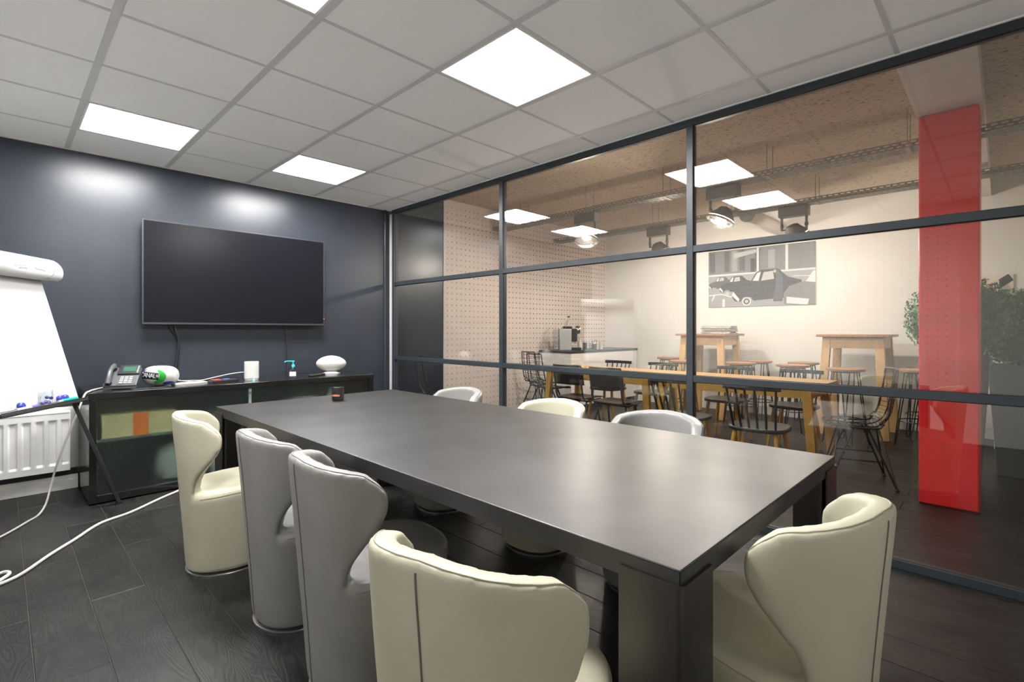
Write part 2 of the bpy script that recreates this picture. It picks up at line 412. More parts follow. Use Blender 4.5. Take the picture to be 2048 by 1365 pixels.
LL = {(1, 1): 'square ceiling light panel above the left half of the wall television', (3, 1): 'square ceiling light panel above the desk end with the black candle',
      (1, 5): 'square ceiling light panel above the grey tub chairs', (3, 5): 'square ceiling light panel over the middle of the steel table beside the glass wall',
      (1, 9): 'square ceiling light panel near the white door', (3, 9): 'square ceiling light panel near the rear wall by the partition end'}
pl = None
for cidx in LCELLS:
    loc = ((cidx[0]+.5)*TX, -(cidx[1]+.5)*TY, H1)
    if pl is None: pl = panel_light(); pl.location = loc; pl['label'] = LL[cidx]; pl['group'] = 'ceiling light panels'
    else: dup(pl, loc, 0, LL[cidx])

# ------------------------------------------------------------------ glazed partition
pt = struct('window_1', MB().box(XP, XP+.055, -5.56, -.112, H1-.046, H1), M_frame, bevel=.002)
def part(n, mb, m=M_frame, b=.002): return obj(n, mb, m, pt, bevel=b)
part('bottom_rail', MB().box(XP, XP+.055, -5.56, -.112, 0, .044))
MY = [-.143, -1.925, -3.705, -5.487]
for y in MY: part('mullion', MB().box(XP, XP+.055, y-.0225, y+.0225, .044, H1-.046))
for z in (.866, 1.719):
    for a, b in zip(MY, MY[1:]): part('rail', MB().box(XP+.0015, XP+.052, b+.0228, a-.0228, z, z+.043))
for a, b in zip(MY, MY[1:]):
    for z0, z1 in ((.044, .866), (.909, 1.719), (1.762, H1-.046)):
        part('glass_pane', MB().box(XP+.016, XP+.022, b+.022, a-.022, z0, z1), M_glass, 0)
        part('glass_pane', MB().box(XP+.038, XP+.044, b+.022, a-.022, z0, z1), M_glass, 0)
        g = .003; y0, y1 = b+.0225, a-.0225
        part('gasket', MB().box(XP+.013, XP+.016, y0, y0+g, z0, z1).box(XP+.013, XP+.016, y1-g, y1, z0, z1).box(XP+.013, XP+.016, y0, y1, z0, z0+g).box(XP+.013, XP+.016, y0, y1, z1-g, z1), M_frame_dark, 0)

# ------------------------------------------------------------------ steel conference table
t = thing('conference_table', 'long blackened steel conference table with angle plate legs', 'table', (1.83, -3.235, 0))
hx, hy, zt = .622, 1.500, .74
obj('tabletop', MB().box(-hx, hx, -hy, hy, zt-.005, zt), M_steel, t, bevel=.003, seg=3)
for s in (-1, 1):
    obj('apron', MB().box(s*hx-(.004 if s > 0 else 0), s*hx+(0 if s > 0 else .004), -hy+.003, hy-.003, zt-.052, zt-.004), M_steel, t)
    obj('apron', MB().box(-hx+.003, hx-.003, s*hy-(.004 if s > 0 else 0), s*hy+(0 if s > 0 else .004), zt-.052, zt-.004), M_steel, t)
for sx in (-1, 1):
    for sy in (-1, 1):
        mb = MB(); L, th, r = .142, .006, .014; e = .0065
        # bent plate: outline in plan, rounded outer corner
        out = [(0, -L)]+[(0, -r)]+[(r-r*cos(a), -r+r*sin(a)) for a in (rad(22), rad(45), rad(68))]+[(r, 0), (L, 0), (L, -th), (th+.004, -th), (th, -th-.004), (th, -L)]
        # corner at origin = outer corner; plate extends +x and -y
        M = Matrix(((-sx, 0, 0, sx*(hx+e)), (0, sy, 0, sy*(hy+e)), (0, 0, 1, 0), (0, 0, 0, 1)))
        poly = out if sx*sy < 0 else out[::-1]
        mb.prism(poly, zt-.030, M)
        obj('leg', mb, M_steel_d, t)
        obj('leg_core', MB().box(*sorted((sx*(hx-.012), sx*(hx-.135))), *sorted((sy*(hy-.012), sy*(hy-.022))), 0.0, zt-.052), M_steel_d, t)
        obj('leg_core', MB().box(*sorted((sx*(hx-.012), sx*(hx-.022))), *sorted((sy*(hy-.012), sy*(hy-.135))), 0.0, zt-.052), M_steel_d, t)

# candle on the table
c = thing('candle', 'black glass candle with faint orange print on the steel table', 'candle', (1.86, -2.013, .74))
obj('glass', MB().lathe([(.030, 0), (.036, .003), (.039, .012), (.039, .088), (.036, .089), (.036, .078)], 28), M_blackp, c)
obj('wax', MB().lathe([(.035, .074), (.035, .079)], 28), M_paper, c)
mb = MB()
for k in range(9):
    hgt = (.010, .013, .008, .012, .010, .014, .009, .012, .010)[k]; wdt = (.006, .004, .005, .006, .004, .006, .005, .004, .006)[k]
    for q in range(2):
        a0 = -YAW-pi/2-.11-.72+k*.16+q*.07; a1 = a0+wdt/.039*.55
        mb.add([(.0396*cos(a0), .0396*sin(a0), .030), (.0396*cos(a1), .0396*sin(a1), .030), (.0396*cos(a1), .0396*sin(a1), .030+hgt), (.0396*cos(a0), .0396*sin(a0), .030+hgt)], [(0, 1, 2, 3)])
lm = mb
o = obj('faint_print', lm, mat('copper_print', (.75, .22, .10), .5), c); o['kind'] = 'stuff'

# ------------------------------------------------------------------ tub chairs
def interp(tab, x):
    for (a, va), (b, vb) in zip(tab, tab[1:]):
        if x <= b:
            k = 0 if b == a else max(0, (x-a)/(b-a)); k = k*k*(3-2*k) if False else k
            return va+(vb-va)*k
    return tab[-1][1]
def catmull(tab, x):
    n = len(tab)
    for i in range(n-1):
        if x <= tab[i+1][0] or i == n-2:
            x0, x1 = tab[i][0], tab[i+1][0]; k = min(max((x-x0)/(x1-x0), 0), 1)
            p0 = tab[max(i-1, 0)][1]; p1 = tab[i][1]; p2 = tab[i+1][1]; p3 = tab[min(i+2, n-1)][1]
            return .5*(2*p1+(p2-p0)*k+(2*p0-5*p1+4*p2-p3)*k*k+(3*p1-p0-3*p2+p3)*k**3)
RXB = [(0, .188), (.08, .194), (.25, .205), (.42, .218), (.6, .233), (.80, .250)]
RXF = [(0, .190), (.08, .200), (.25, .240), (.36, .275), (.42, .290), (.6, .27), (.80, .24)]
RYY = [(0, .188), (.08, .196), (.25, .216), (.42, .238), (.6, .250), (.80, .250)]
def rim_r(th, z, inset=0):
    cx = catmull(RXB if abs(th) < pi/2 else RXF, z)-inset; cy = catmull(RYY, z)-inset; n = 2.5
    return (abs(cos(th)/cx)**n+abs(sin(th)/cy)**n)**(-1/n)
def shell_pt(th, z, inset=0):
    r = rim_r(th, z, inset); return Vector((-cos(th)*r, sin(th)*r, z))
THM = [(0, 49), (.20, 49), (.28, 49), (.35, 50), (.43, 53), (.52, 59), (.62, 68), (.72, 76.5), (.81, 80.5), (.88, 80.5), (.94, 76), (1.0, 64)]
ZT0, ZB0 = .795, .24
def back_zt(th): return ZT0-.050*(min(abs(th)/rad(80), 1.1))**1.7
def back_pt(s, v, inset):
    th = s*rad(catmull(THM, v)); z = ZB0+v*(back_zt(th)-ZB0)
    return shell_pt(th, z, inset)
def make_chair_mesh():
    mb = MB(); TH = .056
    nu, nv = 44, 40
    for ins, flip in ((0, 0), (TH, 1)):
        base = len(mb.v)
        vs = [back_pt(-1+2*i/nu, j/nv, ins) for j in range(nv+1) for i in range(nu+1)]; m = nu+1
        fs = [(j*m+i, j*m+i+1, (j+1)*m+i+1, (j+1)*m+i) for j in range(nv) for i in range(nu)]
        if not flip: fs = [f[::-1] for f in fs]
        mb.add(vs, fs)
    m = nu+1; N1 = (nu+1)*(nv+1)
    ring = [i for i in range(m)]+[j*m+nu for j in range(1, nv+1)]+[nv*m+i for i in range(nu-1, -1, -1)]+[j*m for j in range(nv-1, 0, -1)]
    mb.f += [(ring[k], ring[(k+1) % len(ring)], ring[(k+1) % len(ring)]+N1, ring[k]+N1) for k in range(len(ring))]
    # body
    n = 64; prof = [(.020, .004), (.024, 0), (.05, -.0), (.10, 0), (.18, 0), (.26, 0), (.33, 0), (.385, .0), (.408, .003), (.422, .012), (.430, .028), (.432, .05), (.428, .09), (.420, .14), (.417, .17)]
    vs = []
    for z, ins in prof:
        for k in range(n):
            th = 2*pi*k/n-pi
            zz = min(z, .42) if ins < .02 else .42
            r = max(rim_r(th, min(z, .42), 0)-ins, .02); tilt = 0.018*(-cos(th)) if z > .4 else .018*(-cos(th))*max(0, (z-.25)/.15)
            vs.append(Vector((-cos(th)*r, sin(th)*r, z+tilt)))
    o = len(mb.v); L = len(prof); mb.v += [tuple(v) for v in vs]
    for i in range(L-1):
        for k in range(n): mb.f.append((o+i*n+k, o+i*n+(k+1) % n, o+(i+1)*n+(k+1) % n, o+(i+1)*n+k))
    mb.f.append(tuple(o+k for k in range(n-1, -1, -1))); mb.f.append(tuple(o+(L-1)*n+k for k in range(n)))
    me = mb.mesh('tub_src', 0)
    bm = bmesh.new(); bm.from_mesh(me); bmesh.ops.recalc_face_normals(bm, faces=bm.faces); bm.to_mesh(me); bm.free()
    ob = bpy.data.objects.new('tub_src', me); COL.objects.link(ob)
    r = ob.modifiers.new('r', 'REMESH'); r.mode = 'VOXEL'; r.voxel_size = .0075
    s = ob.modifiers.new('s', 'SMOOTH'); s.factor = .5; s.iterations = 22
    res = bpy.data.meshes.new_from_object(ob.evaluated_get(bpy.context.evaluated_depsgraph_get()))
    bpy.data.objects.remove(ob); bpy.data.meshes.remove(me)
    for p in res.polygons: p.use_smooth = True
    res.name = 'upholstery'; return res
CH = make_chair_mesh()
bvh = BVHTree.FromPolygons([v.co.copy() for v in CH.vertices], [tuple(p.vertices) for p in CH.polygons])
def on_skin(p, off):
    loc, nrm, _, _ = bvh.find_nearest(p); return loc+nrm*off
CH_C = CH; CH_G = CH.copy(); CH_C.materials.append(M_cream); CH_G.materials.append(M_grey)
# seams: rim line, seat line, zip
rim = []
for k in range(61):
    s = -1+2*k/60; rim.append(back_pt(s, 1.0, .012))
side = lambda sg: [back_pt(sg, v, .010) for v in [x_/30 for x_ in range(30, 9, -1)]]
rim_pts = [on_skin(p, .0004) for p in side(-1)[::-1]+rim[1:-1]+side(1)]
seat_pts = [on_skin(shell_pt(a, .408, .003)+Vector((0, 0, .018*-cos(a))), .0004) for a in [rad(58+244*k/60) for k in range(61)]]
zip_pts = [on_skin(Vector((-.30, 0, .03+.75*k/40)), .0004) for k in range(41)]
def chair_parts(cream):
    sm = M_seam_c if cream else M_seam_g
    a = MB().tube(rim_pts, .0022, 6).mesh('rim_piping'); a.materials.append(sm)
    b = MB().tube(seat_pts, .0020, 6).mesh('seat_piping'); b.materials.append(sm)
    c_ = MB().tube(zip_pts, .0024, 6)
    for k in range(0, 0): pass
    c_ = c_.mesh('zip'); c_.materials.append(M_zip)
    return a, b, c_
PARTS = {True: chair_parts(True), False: chair_parts(False)}
BASE = MB().lathe([(.188, 0), (.192, .001), (.192, .008), (.189, .010)], 48).mesh('base_ring'); BASE.materials.append(M_alu)
PLINTH = MB().lathe([(.178, .009), (.180, .010), (.180, .03)], 40).mesh('plinth'); PLINTH.materials.append(M_blackm)
def tub_chair(x, y, deg, cream, label):
    t = thing('tub_chair', label, 'chair', (x, y, 0), rad(deg), 'tub chairs around the steel table')
    obj('upholstery', CH_C if cream else CH_G, None, t)
    for n_, me in zip(('rim_piping', 'seat_piping', 'zip'), PARTS[cream]): obj(n_, me, None, t)
    obj('base_ring', BASE, None, t); obj('plinth', PLINTH, None, t)
    return t
tub_chair(1.125, -2.27, -14, True, 'cream leather tub chair beside the grey ones, nearest the cabinet')
tub_chair(1.205, -3.0, -4, False, 'grey leather tub chair between the cream one by the cabinet and another grey one')
tub_chair(1.195, -3.57, -5, False, 'grey leather tub chair between a grey and a cream tub chair')
tub_chair(1.043, -4.385, 12, True, 'cream leather tub chair with open zip at the table corner, beside a grey one')
tub_chair(1.725, -4.75, 82, True, 'cream leather tub chair alone at the short end of the steel table')
tub_chair(2.44, -2.41, 178, False, 'grey leather tub chair by the glass, nearest the television wall')
tub_chair(2.43, -3.29, 180, True, 'cream leather tub chair between two grey ones along the glass wall')
tub_chair(2.45, -3.96, 183, False, 'grey leather tub chair with creased back by the glass, nearest the red column')

# ------------------------------------------------------------------ sideboard
CX0, CX1, CYF, CYB, CZ = .708, 2.876, -.717, -.065, .772
t = thing('sideboard', 'low black sideboard with frosted green glass doors below the television', 'cabinet', (CX0, CYF, 0))
W, D = CX1-CX0, CYB-CYF
obj('top', MB().box(-.004, W+.004, -.004, D, CZ-.045, CZ), M_black, t, bevel=.003)
for n_, a, b in (('side_panel', 0, .04), ('side_panel', W-.04, W)): obj(n_, MB().box(a, b, 0, D, .012, CZ-.046), M_black, t, bevel=.002)
obj('plinth', MB().box(.041, W-.041, .004, D, .012, .058), M_black, t)
obj('back_panel', MB().box(.041, W-.041, D-.02, D-.002, .059, CZ-.047), M_inner, t)
obj('shelf', MB().box(.042, W-.042, .06, D-.022, .42, .438), mat('shelf_green', (.16, .22, .20), .4), t)
for k in range(3):
    if k: obj('divider', MB().box(W*k/3-.009, W*k/3+.009, .07, D-.022, .059, .419), M_inner, t)
xs = [.043, .043+.965, .043+1.05, W-.043]
for a, b in ((.043, 1.020), (1.045, W-.043)):
    d = obj('glass_door', MB().box(a, b, .022, .029, .060, CZ-.048), M_frost, t)
obj('lock_rail', MB().box(1.022, 1.043, .016, .034, .059, CZ-.047), mat('lock_rail_green', (.30, .40, .37), .4), t)
o = obj('lock', MB().lathe([(.012, 0), (.012, .006), (.005, .006), (.005, .001)], 16, (1.0325, .0165, CZ-.085), RX(pi/2)), M_alu, t)
for sx in (.03, W-.03):
    for sy in (.05, D-.05): obj('foot', MB().lathe([(.016, 0), (.016, .013)], 14, (sx, sy, 0)), M_blackm, t)
# things behind the frosted doors
b = thing('storage_box', 'tan cardboard box with an orange label behind frosted glass', 'box', (1.0, -.665, .438))
obj('carton', MB().box(-.22, .23, 0, .26, 0, .165), M_board, b, bevel=.004)
obj('label', MB().box(-.04, .05, -.002, .001, .0, .165), M_orange, b)
tag(obj('paper_stack', MB().box(1.27, 1.62, -.62, -.36, .438, .53), M_paper, bevel=.003), 'white paper stack beside the cardboard box behind frosted glass', 'paper')
tag(obj('paper_roll', MB().lathe([(.035, 0), (.038, .004), (.038, .25), (.034, .252)], 18, (1.50, -.64, .059)), M_paper), 'white paper roll standing on the sideboard floor', 'paper')
tag(obj('storage_bag', MB().lathe([(.06, 0), (.13, .01), (.15, .10), (.12, .20), (.05, .26)], 14, (1.255, -.50, .059)), mat('grey_bag', (.45, .47, .45), .7)), 'pale grey bag slumped inside the sideboard', 'bag')
tag(obj('storage_tub', MB().lathe([(.09, 0), (.10, .01), (.11, .16), (.105, .165)], 18, (2.25, -.55, .438)), M_paper), 'pale tub behind the right frosted door', 'tub')
tag(obj('storage_bottle', MB().lathe([(.04, 0), (.045, .01), (.045, .15), (.02, .19), (.02, .22)], 16, (2.50, -.57, .438)), M_paper), 'pale bottle behind the right frosted door', 'bottle')

# things on the sideboard
def at_cab(x, y): return (x, y, CZ)
# telephone
p = thing('desk_phone', 'black and grey office desk telephone with green display on the sideboard', 'telephone', (.93, -.47, CZ), rad(-22))
Mt = T(0, 0, .018) @ RX(rad(0)) @ RY(0)
tilt = RX(rad(38))
B = T(0, -.085, .012) @ tilt      # body slab, hinged at the front edge
obj('body', MB().box(-.10, .10, 0, .20, 0, .022, B), M_phone, p, bevel=.004)
obj('screen_head', MB().box(-.035, .10, .115, .215, .020, .034, B), M_blackp, p, bevel=.004)
obj('display', MB().box(-.005, .075, .138, .192, .0335, .0355, B), M_lcd, p)
kb = MB()
k0 = obj('keypad', MB().box(-.022, .092, .012, .105, .021, .0245, B), M_phone, p)
for i in range(3):
    for j in range(4): obj('key', MB().box(-.008+i*.027, .012+i*.027, .022+j*.019, .034+j*.019, .024, .0275, B), M_key, k0)
for j in range(5): obj('line_key', MB().box(.082, .091, .125+j*.016, .134+j*.016, .033, .036, B), M_key, p)
hp = [B @ Vector((-.068, .004+.20*k/14, .040+.030*sin(pi*k/14))) for k in range(15)]
h = obj('handset', MB().tube(hp, [.016]+[.015]*13+[.016], 10), M_phone, p)
for q in (.022, .178): obj('ear_cup', MB().lathe([(.020, 0), (.022, .004), (.022, .024), (.018, .028)], 16, (0, 0, 0), B @ T(-.068, q, .022)), M_blackp, h)
obj('stand', MB().prism([(-.02, 0), (.17, 0), (.13, .10), (.10, .105)], .10, Matrix(((0, 0, 1, -.05), (1, 0, 0, -.06), (0, 1, 0, 0), (0, 0, 0, 1)))), M_blackm, p)
obj('front_lip', MB().box(-.10, .10, -.010, .006, .0, .014, T(0, -.085, .004)), M_phone, p, bevel=.003)
tag(obj('phone_folder', MB().box(-.11, .11, -.03, .03, 0, .006, T(1.06, -.645, CZ) @ RZ(rad(4))), M_blackp, bevel=.002), 'flat black folder lying before the desk telephone and ball', 'folder')

# rugby ball with the broadcaster's lettering
def ball(a, bb, n=2.0, nu=40, nv=24):
    def f(u, v):
        th = 2*pi*u; ph = -pi/2+pi*v
        cx = (abs(sin(ph))**(2/n))*(1 if sin(ph) >= 0 else -1); r = abs(cos(ph))**(2/n)
        return Vector((a*cx, bb*r*cos(th), bb*r*sin(th)))
    return f
def ball_proj(x, z, a, bb, n, off):
    # point on the ball facing -y for local (x along axis, z up)
    q = 1-abs(x/a)**n; R = bb*max(q, 0)**(1/n); zz = max(-R*.999, min(R*.999, z)); y = -math.sqrt(max(R*R-zz*zz, 0))
    v = Vector((x, y, zz)); nrm = Vector((x*bb*bb/(a*a), y, zz)).normalized(); return v+nrm*off
BA, BB, BN = .122, .078, 2.9
bt = thing('rugby_ball', 'white rugby ball with green and blue swooshes lettered CANAL+', 'ball', (1.165, -.46, CZ+BB+.001), rad(-38))
obj('ball_skin', MB().grid(lambda u, v: ball(BA, BB, BN)(u, v), 40, 26, True), M_ball, bt, smooth=80)
def decal(n_, poly, m, off, sub=4):
    me = poly_mesh(poly, sub)
    for v in me.vertices: v.co = ball_proj(v.co.x, v.co.y, BA, BB, BN, off)
    return obj(n_, me, m, bt)
decal('name_patch', [(-.119, -.012), (.022, -.028), (.024, .024), (-.110, .040)], M_blackp, .0008, 5)
me = text_mesh('CANAL+', .050, 0, sub=2, spacing=.84)
for v in me.vertices:
    x_ = -.044+v.co.x*.80; y_ = .0065+v.co.y-.10*(x_+.047); v.co = ball_proj(x_, y_, BA, BB, BN, .0016)
obj('lettering', me, M_letter, bt)
arc = lambda cx, cy, rx, ry, a0, a1, n_=12: [(cx+rx*cos(rad(a0+(a1-a0)*k/n_)), cy+ry*sin(rad(a0+(a1-a0)*k/n_))) for k in range(n_+1)]
decal('green_swoosh', arc(-.02, -.002, .096, .056, -88, 72)+arc(-.02, .006, .050, .044, 50, -80), M_green, .0006)
decal('blue_swoosh', [(-.118, .036), (-.104, .050), (-.062, .053), (-.085, .044), (-.100, .036)], M_blue, .0006, 3)
decal('blue_swoosh', arc(.085, -.075, .055, .035, 150, 40)+arc(.085, -.080, .035, .022, 40, 150), M_blue, .0006, 3)
decal('pale_blue_swoosh', [(.045, .056), (.075, .064), (.108, .050), (.112, .030), (.094, .030), (.070, .042)], M_lblue, .0006, 3)
decal('white_mark', [(.04, -.068), (.085, -.066), (.085, -.072), (.045, -.074)], M_paper, .0008, 2)

tag(obj('white_keyboard', MB().box(-.12, .12, -.035, .035, 0, .011, T(1.36, -.46, CZ) @ RZ(rad(12))).box(-.108, .108, -.024, .024, .011, .014, T(1.36, -.46, CZ) @ RZ(rad(12))), M_wp, bevel=.002), 'slim white adaptor bar lying between the lettered ball and the red box', 'adaptor')
r = thing('pen_box', 'flat black box with red and blue lids lying before the white speaker', 'box', (1.60, -.50, CZ), rad(8))
obj('tray', MB().box(-.105, .105, -.045, .045, 0, .02), M_blackp, r, bevel=.002)
obj('red_lid', MB().box(-.09, -.03, -.03, .035, .0202, .026), M_red_p, r, bevel=.002)
obj('blue_lid', MB().box(.0, .05, -.005, .035, .0202, .025), mat('blue_lid', (.08, .14, .5), .4), r, bevel=.002)
sp = thing('wifi_speaker', 'white rounded upright speaker box on the sideboard', 'speaker', (1.83, -.46, CZ), rad(-18))
prof = [(.068*cos(a_)*(1 if abs(cos(a_)) < .9 else .98), .046*sin(a_)) for a_ in [2*pi*k/40 for k in range(40)]]
sup = [(math.copysign(abs(cos(a_))**.55, cos(a_))*.058, math.copysign(abs(sin(a_))**.7, sin(a_))*.045) for a_ in [2*pi*k/40 for k in range(40)]]
obj('case', MB().prism(sup, .152, T(0, 0, .008)), M_wp, sp, bevel=.006, seg=3)
obj('foot', MB().prism([(x_*.93, y_*.93) for x_, y_ in sup], .008, T(0, 0, 0)), M_wp, sp)
obj('status_light', MB().box(.012, .022, -.046, -.040, .003, .007), mat('status_led', (.1, 1, .5), .5, emit=3), sp)
sg = thing('hand_gel', 'clear hand gel bottle with turquoise pump on the sideboard', 'bottle', (2.135, -.60, CZ), rad(-30))
obj('bottle', MB().prism([(math.copysign(abs(cos(a_))**.6, cos(a_))*.036, math.copysign(abs(sin(a_))**.7, sin(a_))*.022) for a_ in [2*pi*k/28 for k in range(28)]], .075, T()).lathe([(.030, .075), (.026, .090), (.013, .100), (.012, .106)], 20), M_gel, sg, bevel=.003)
obj('label', MB().box(-.027, .027, -.0232, -.0225, .022, .062), mat('gel_label', (.75, .78, .82), .5), sg)
pm = obj('pump', MB().lathe([(.014, .104), (.014, .122), (.006, .126), (.006, .150), (.012, .150), (.012, .160)], 18), M_turq, sg)
obj('nozzle', MB().tube([(0, 0, .155), (-.03, -.004, .156), (-.062, -.008, .155), (-.070, -.009, .146)], .0045, 8), M_turq, pm)
tag(obj('remote_control', MB().box(-.10, .10, -.022, .022, 0, .018, T(2.40, -.50, CZ) @ RZ(rad(28))), M_blackp, bevel=.006, seg=3), 'black remote control lying before the plain white rugby ball', 'remote control')
wbt = thing('plain_rugby_ball', 'plain white rugby ball resting on a white stand', 'ball', (2.62, -.34, CZ))
obj('stand', MB().lathe([(.085, 0), (.09, .003), (.07, .010), (.045, .022), (.040, .022)], 28), M_wp, wbt)
bs = obj('ball_skin', MB().grid(lambda u, v: T(0, 0, .020+.080) @ RZ(rad(-33)) @ ball(.145, .080, 1.85)(u, v), 40, 26, True), M_ball, wbt, smooth=80)
me = text_mesh('\u2022 \u2014\u2014\u2014\u2014', .012, 0, sub=1)
for v in me.vertices: v.co = (T(0, 0, .100) @ RZ(rad(-33))) @ ball_proj(.01+v.co.x, -.004+v.co.y, .145, .080, 1.85, .0012)
obj('faint_print', me, M_ink, wbt)

# television with cables
tv = thing('television', 'large black flat television hung on the navy wall', 'television', (1.866, YW-.022, 1.69))
obj('wall_bracket', MB().box(-.3, .3, -.03, 0, -.2, .2), M_blackm, tv)
obj('back_shell', MB().box(-.765, .765, -.072, -.030, -.43, .43), M_blackp, tv, bevel=.004)
obj('bezel', MB().box(-.772, .772, -.080, -.066, -.434, .434), M_tvf, tv, bevel=.002)
obj('screen', MB().box(-.760, .760, -.0815, -.079, -.416, .424), M_tvs, tv)
obj('standby_light', MB().lathe([(.003, 0), (.003, .001)], 10, (.766, -.0802, -.365), RX(pi/2)), mat('standby_red', (1, .1, .1), .5, emit=3), tv)
def cable(n_, pts, r, m, label, k=6, nn=8):
    return tag(obj(n_, MB().tube(smoothpath(pts, k), r, nn), m), label, 'cable')
cable('tv_cable', [(1.33, YW-.02, 1.30), (1.345, YW-.03, 1.20), (1.365, YW-.03, 1.12), (1.358, YW-.025, 1.0), (1.345, YW-.02, .88), (1.335, YW-.03, CZ+.004)], .006, M_blackp, 'black cable hanging from the left of the television')
cable('tv_cable', [(1.29, YW-.02, 1.27), (1.325, YW-.02, 1.19), (1.360, YW-.018, 1.13), (1.372, YW-.015, 1.0), (1.36, YW-.013, .85), (1.36, YW-.02, CZ+.004)], .005, M_blackp, 'second black cable joining the one left under the television')
cable('tv_cable', [(2.27, YW-.02, 1.27), (2.285, YW-.025, 1.1), (2.292, YW-.025, .95), (2.285, YW-.02, CZ+.004)], .0045, M_blackp, 'thin black cable hanging straight from the right of the television')
cable('speaker_cable', [(1.79, -.44, CZ+.07), (1.70, -.36, CZ+.055), (1.60, -.30, CZ+.03), (1.50, -.26, CZ+.006), (1.42, -.24, CZ+.006), (1.36, -.20, CZ+.005), (1.36, -.10, CZ+.005)], .0042, M_cable, 'white cable trailing from the white speaker along the sideboard')
cable('ball_cable', [(1.22, -.28, CZ+.005), (1.28, -.26, CZ+.02), (1.36, -.33, CZ+.012), (1.40, -.38, CZ+.006)], .004, M_cable, 'short white cable looping behind the lettered ball')
cable('phone_cable', [(.868, -.365, CZ+.008), (.83, -.39, CZ+.007), (.765, -.50, CZ+.008), (.718, -.63, CZ+.009), (.688, -.685, CZ-.008), (.655, -.72, CZ-.10), (.615, -.72, .55), (.56, -.66, .35), (.53, -.60, .20), (.50, -.62, .06), (.46, -.70, .008), (.40, -.82, .007), (.30, -1.0, .007), (.16, -1.2, .007)], .006, M_cable, 'white cable dropping from the desk telephone to the floor')
cable('floor_cable', [(1.26, -.735, .008), (1.208, -.788, .008), (1.08, -.894, .008), (.881, -1.08, .008), (.717, -1.179, .008), (.584, -1.38, .008), (.47, -1.546, .008), (.36, -1.73, .008), (.28, -1.80, .008), (.20, -1.82, .008), (.22, -1.72, .008), (.29, -1.66, .012), (.315, -1.72, .020), (.27, -1.80, .020), (.12, -1.95, .008)], .008, M_cable, 'thicker white cable lying on the dark plank floor')

# ------------------------------------------------------------------ radiator on the back wall
rd = thing('radiator', 'white panel radiator under the flip chart', 'radiator', (.09, YW, .155))
RW, RH = 1.12, .43
obj('back_plate', MB().box(-RW/2, RW/2, -.075, -.07, .01, RH-.01), M_rad, rd)
mb = MB(); n_ = 16; pit = RW/n_
pl2 = []
for k in range(n_):
    x0 = -RW/2+k*pit
    pl2 += [(x0, 0), (x0+pit*.28, 0), (x0+pit*.42, .012), (x0+pit*.86, .012)]
pl2.append((RW/2, 0))
def rows():
    out = []
    for z, kf in ((0, 0), (.045, 0), (.062, 1), (RH-.062, 1), (RH-.045, 0), (RH, 0)): out.append([Vector((x_, -.112+(d_*kf if kf else 0), z)) for x_, d_ in pl2])
    return out
R_ = rows(); m = len(pl2); vs = [v for r_ in R_ for v in r_]
mb.add(vs, [(j*m+i, j*m+i+1, (j+1)*m+i+1, (j+1)*m+i) for j in range(len(R_)-1) for i in range(m-1)])
obj('front_panel', mb, M_rad, rd, smooth=25)
obj('top_grille', MB().box(-RW/2-.004, RW/2+.004, -.115, -.02, RH, RH+.012), M_rad, rd, bevel=.003)
for s in (-1, 1): obj('end_cover', MB().box(*sorted((s*RW/2, s*(RW/2+.004))), -.115, -.02, 0, RH+.010), M_rad, rd, bevel=.002)
obj('drip_stain', MB().tube([(.03, -.1135, .33), (.028, -.1135, .26), (.032, -.1135, .20), (.029, -.1135, .15)], .0015, 5), mat('rust_stain', (.35, .30, .24), .7), rd)
struct('trim_3', MB().box(XL, CX0-.005, YW-.055, YW, 0, .105).box(XL, CX0-.005, YW-.065, YW-.001, 0, .075), M_white, bevel=.003)
struct('trim_4', MB().box(XL, CX0+.3, YW-.012, YW, .106, .62), M_white)
struct('trim_5', MB().box(XL, CX0-.005, YW-.045, YW-.012, .106, .150), M_blackm)

# ------------------------------------------------------------------ flip chart
dirv = Vector((.582, .813, 0)); nrm = Vector((.813, -.582, 0))
Bc = Vector((.652, -.768, .745))
lean = Vector((-.189, .134, .835)).normalized()
fc = thing('flip_chart', 'white flip chart easel on black legs with a page folded over the top', 'flip chart', (Bc.x, Bc.y, 0))
fw = .70; fh = .93
front = lean.cross(dirv); front = front if front.dot(nrm) > 0 else -front
F0 = Matrix((( *[dirv.x, lean.x, front.x], 0), (dirv.y, lean.y, front.y, 0), (dirv.z, lean.z, front.z, 0), (0, 0, 0, 1)))
FM = T(0, 0, Bc.z) @ F0        # local: x along board (0 = right edge, negative left), y up the board, z out of the face
obj('board', MB().box(-fw, 0, 0, fh, -.012, 0, FM), M_wp, fc, bevel=.002)
obj('paper_pad', MB().box(-fw+.02, -.012, .012, fh-.03, .0005, .006, FM), M_paper, fc)
obj('clamp_bar', MB().box(-fw+.01, -.02, fh-.095, fh-.055, .007, .018, FM), mat('clamp_grey', (.42, .42, .40), .4), fc)
sec = [(.012, fh-.10), (.045, fh-.125), (.085, fh-.115), (.105, fh-.075), (.100, fh-.03), (.07, fh+.012), (.02, fh+.035), (-.03, fh+.025), (-.05, fh-.04), (-.052, fh-.22)]
sec = [(p_.x, p_.y) for p_ in smoothpath([(a_, b_, 0) for a_, b_ in sec], 5)]
mb = MB(); ns = len(sec); vs = []
for x_ in (-fw-.02, .055):
    for a_, b_ in sec: vs.append(FM @ Vector((x_, b_, a_)))
mb.add(vs, [(i, i+1, ns+i+1, ns+i) for i in range(ns-1)])
fp = obj('folded_page', mb, M_paper, fc)
so = fp.modifiers.new('thick', 'SOLIDIFY'); so.thickness = .002
